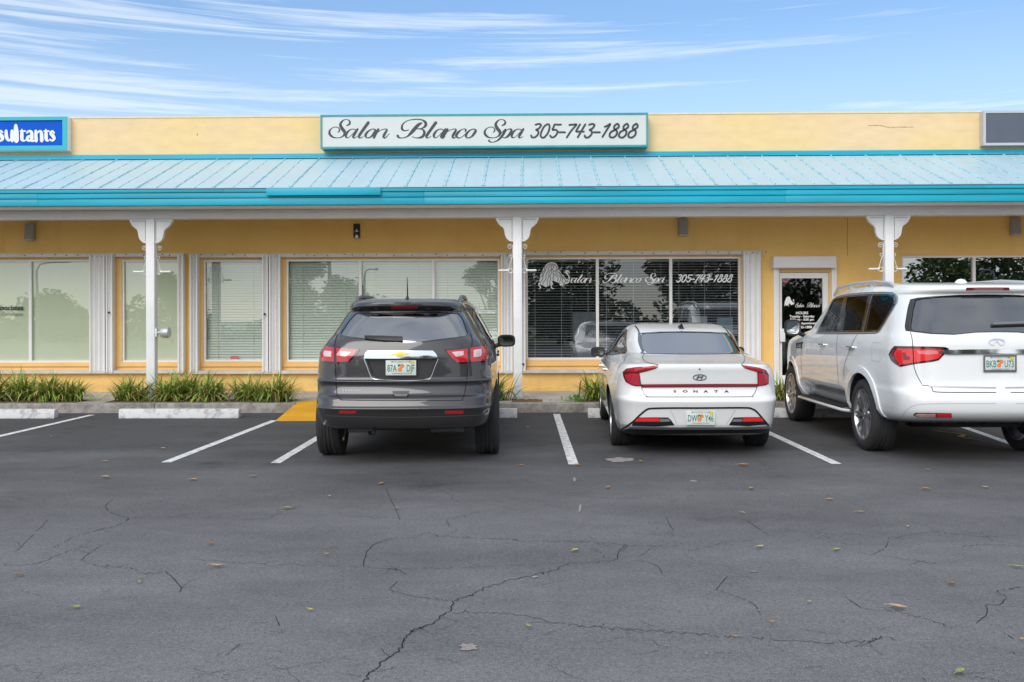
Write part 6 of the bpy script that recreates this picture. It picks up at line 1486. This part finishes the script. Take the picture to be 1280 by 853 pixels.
# looped emblem with a peak in the middle
e3 = c3.ribbon('badge', k3([(888,369),(878,366),(873,359),(880,351),(900,348),(922,351),(930,359),(924,367),(914,369)]), M_chrome, .85, .008)
c3.ribbon('badge_peak', k3([(888,369),(894,361),(901,355)]), M_chrome, .7, .008, parent=e3); c3.ribbon('badge_peak', k3([(914,369),(908,361),(901,355)]), M_chrome, .7, .008, parent=e3)
c3.plate(*k3([(897.5,440)])[0], ('BKB', 'U73'), frame=mat('plate_frame_grey', (.16, .16, .17), .4, metal=.4), y_off=-.016)
def rear_line(name, left, m, wpx, h):
    mb_ = c3.ribbon(name, k3(left), m, wpx, h, mirror=True)
rear_line('panel_gap', [(573,322),(579,345),(582,371)], M_seam, .42, .002); rear_line('panel_gap', [(586,447),(589,462),(600,490),(619,524)], M_seam, .42, .002); rear_line('panel_gap', [(619,525),(634,525),(646,526),(656,536),(668,549),(780,551),(899,551)], M_seam, .48, .002)
rear_line('step_line', [(640,527),(760,531),(899,533)], mat('step_plate', (.42, .42, .43), .35, metal=.5), .9, .004)
rear_line('crease_shading', [(538,650),(550,628),(568,610),(590,600),(640,594),(760,593),(899,593)], mat('crease_shade', (.52, .52, .52), .4), .4, .002)  # grey ribbon: shade along the bumper crease, put into the colour
q = c3.patch('bumper_reflector', k3([(583,636),(592,628),(640,628),(729,630),(730,646),(660,647),(600,645)]), M_trim, .004, .005, sp=1.2, mirror=True)
for a in (c3.patch('reflector_lens', k3([(672,631),(728,632),(728,645),(672,645)]), M_redb, .008, .003, sp=1.1, mirror=True), c3.patch('reflector_lens', k3([(590,636),(600,631),(668,631),(668,645),(602,643)]), mat('reverse_lens', (.60, .36, .32), .12, coat=1, var=.4, scale=30), .008, .003, sp=1.1, mirror=True)):
    for x_, y_ in zip(a, q): x_.parent = y_
c3.patch('lower_valance', k3([(528,668),(600,664),(760,663),(1000,663),(1000,676),(760,684),(640,684),(560,682)]), M_trim, .004, .01)
# arch trims, running boards, handles, vent, mirrors, roof rails
for (yw, zw) in c3.wheels:
    a0 = [math.radians(a) for a in range(-22, 203, 9)]; Ri, Ro = .472, .545
    out = [(yw+Ro*math.cos(a), zw+Ro*math.sin(a)) for a in a0 if zw+Ro*math.sin(a) > .34]+[(yw+Ri*math.cos(a), zw+Ri*math.sin(a)) for a in reversed(a0) if zw+Ri*math.sin(a) > .34]
    c3.side_patch('wheel_arch_trim', out, P_white, .011, .02, .04)
for sd in (-1, 1):
    rb = MB(); xa, xb = sorted((sd*.84, sd*1.02)); rb.add([(sd*.84, 1.82, .37), (sd*1.015, 1.88, .37), (sd*1.015, 3.76, .37), (sd*.84, 3.82, .37), (sd*.84, 1.82, .43), (sd*1.015, 1.88, .425), (sd*1.015, 3.76, .425), (sd*.84, 3.82, .43)], [(0, 1, 2, 3), (4, 7, 6, 5), (0, 4, 5, 1), (1, 5, 6, 2), (2, 6, 7, 3), (3, 7, 4, 0)])
    o = rb.build('running_board', M_trim, c3.root, bevel=.012)
    ed = MB(); ed.tube([(sd*.95, 1.78, .39), (sd*1.02, 1.87, .395), (sd*1.03, 2.8, .395), (sd*1.02, 3.77, .395), (sd*.95, 3.86, .39)], .020, 8); ed.build('board_edge', P_white, o, smooth=60)
    st = MB()
    for k in range(5): st.box(min(sd*(.885+.026*k), sd*(.895+.026*k)), max(sd*(.885+.026*k), sd*(.895+.026*k)), 1.95, 3.7, .43, .434)
    st.build('grip_strip', M_rub, o)
    rl = MB(); rl.tube([(sd*.73, .95, 1.83), (sd*.73, 1.1, 1.872), (sd*.72, 1.6, 1.905), (sd*.715, 2.4, 1.91), (sd*.71, 3.0, 1.88), (sd*.70, 3.2, 1.79)], [.018, .023, .023, .023, .023, .018], 8)
    for y_ in (1.7, 2.45): rl.tube([(sd*.70, y_, 1.84), (sd*.715, y_, 1.90)], .03, 8)
    rl.build('roof_rail', mat('silver_rail', (.60, .61, .62), .35, metal=.4), c3.root, smooth=50)
    door_mirror(c3, sd*1.14, 3.62, 1.36, sd, .23, .23, P_white if False else M_black)
    nb = MB(); nb.lathe([(0, .07), (.02, .065), (.05, .04), (.06, .001)], 'z', (sd*.16-.16, 1.0, 1.855), 16) if sd > 0 else None
    if sd > 0: nb.build('roof_antenna', P_white, c3.root, smooth=60)
yh = [c3.hits(k8([p]))[0] for p in ((470,740), (755,745))]
handles(c3, tuple(p.y for p in yh), yh[0].z*.5+yh[1].z*.5, M_chrome, .11)
c3.side_patch('fender_vent', pil([(203,712),(240,706),(271,700),(263,730),(258,764),(205,764)]), M_trim, .008, .006, .03)
for zz in (716, 733, 750): c3.side_patch('vent_slat', pil([(206,zz-3),(266,zz-9),(265,zz-4),(206,zz+2)]), M_chrome, .014, .004, .03)
hz = yh[0]
side_ribbon(c3, 'panel_gap', [(yB-.10, .48), (yB-.08, .9), (yB-.06, 1.30)], M_seam, .004, .002); side_ribbon(c3, 'panel_gap', [(3.72, .48), (3.70, .9), (3.66, 1.32)], M_seam, .004, .002); side_ribbon(c3, 'panel_gap', [(1.86, .80), (1.80, .95), (1.62, 1.10), (1.45, 1.30)], M_seam, .004, .002)
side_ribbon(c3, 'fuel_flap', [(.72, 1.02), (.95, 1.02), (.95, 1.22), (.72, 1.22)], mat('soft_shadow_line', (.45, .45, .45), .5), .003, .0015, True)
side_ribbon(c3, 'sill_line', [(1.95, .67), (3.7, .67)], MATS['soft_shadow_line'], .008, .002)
c3.seats([(-.42, 2.95, .78, .26), (.42, 2.95, .78, .26), (0, 2.0, .80, .62), (0, 1.1, .84, .6)])
c3.underside(.62, .8, 5.0, .42, .54)
ex = MB(); ex.tube([(-.8, 1.28, .40), (.8, 1.28, .40)], .05, 10); ex.build('rear_axle', M_under, c3.root, smooth=50)
ex = MB(); ex.tube([(-.45, .45, .42), (.35, .47, .42)], .07, 12); ex.build('muffler', M_under, c3.root, smooth=50)
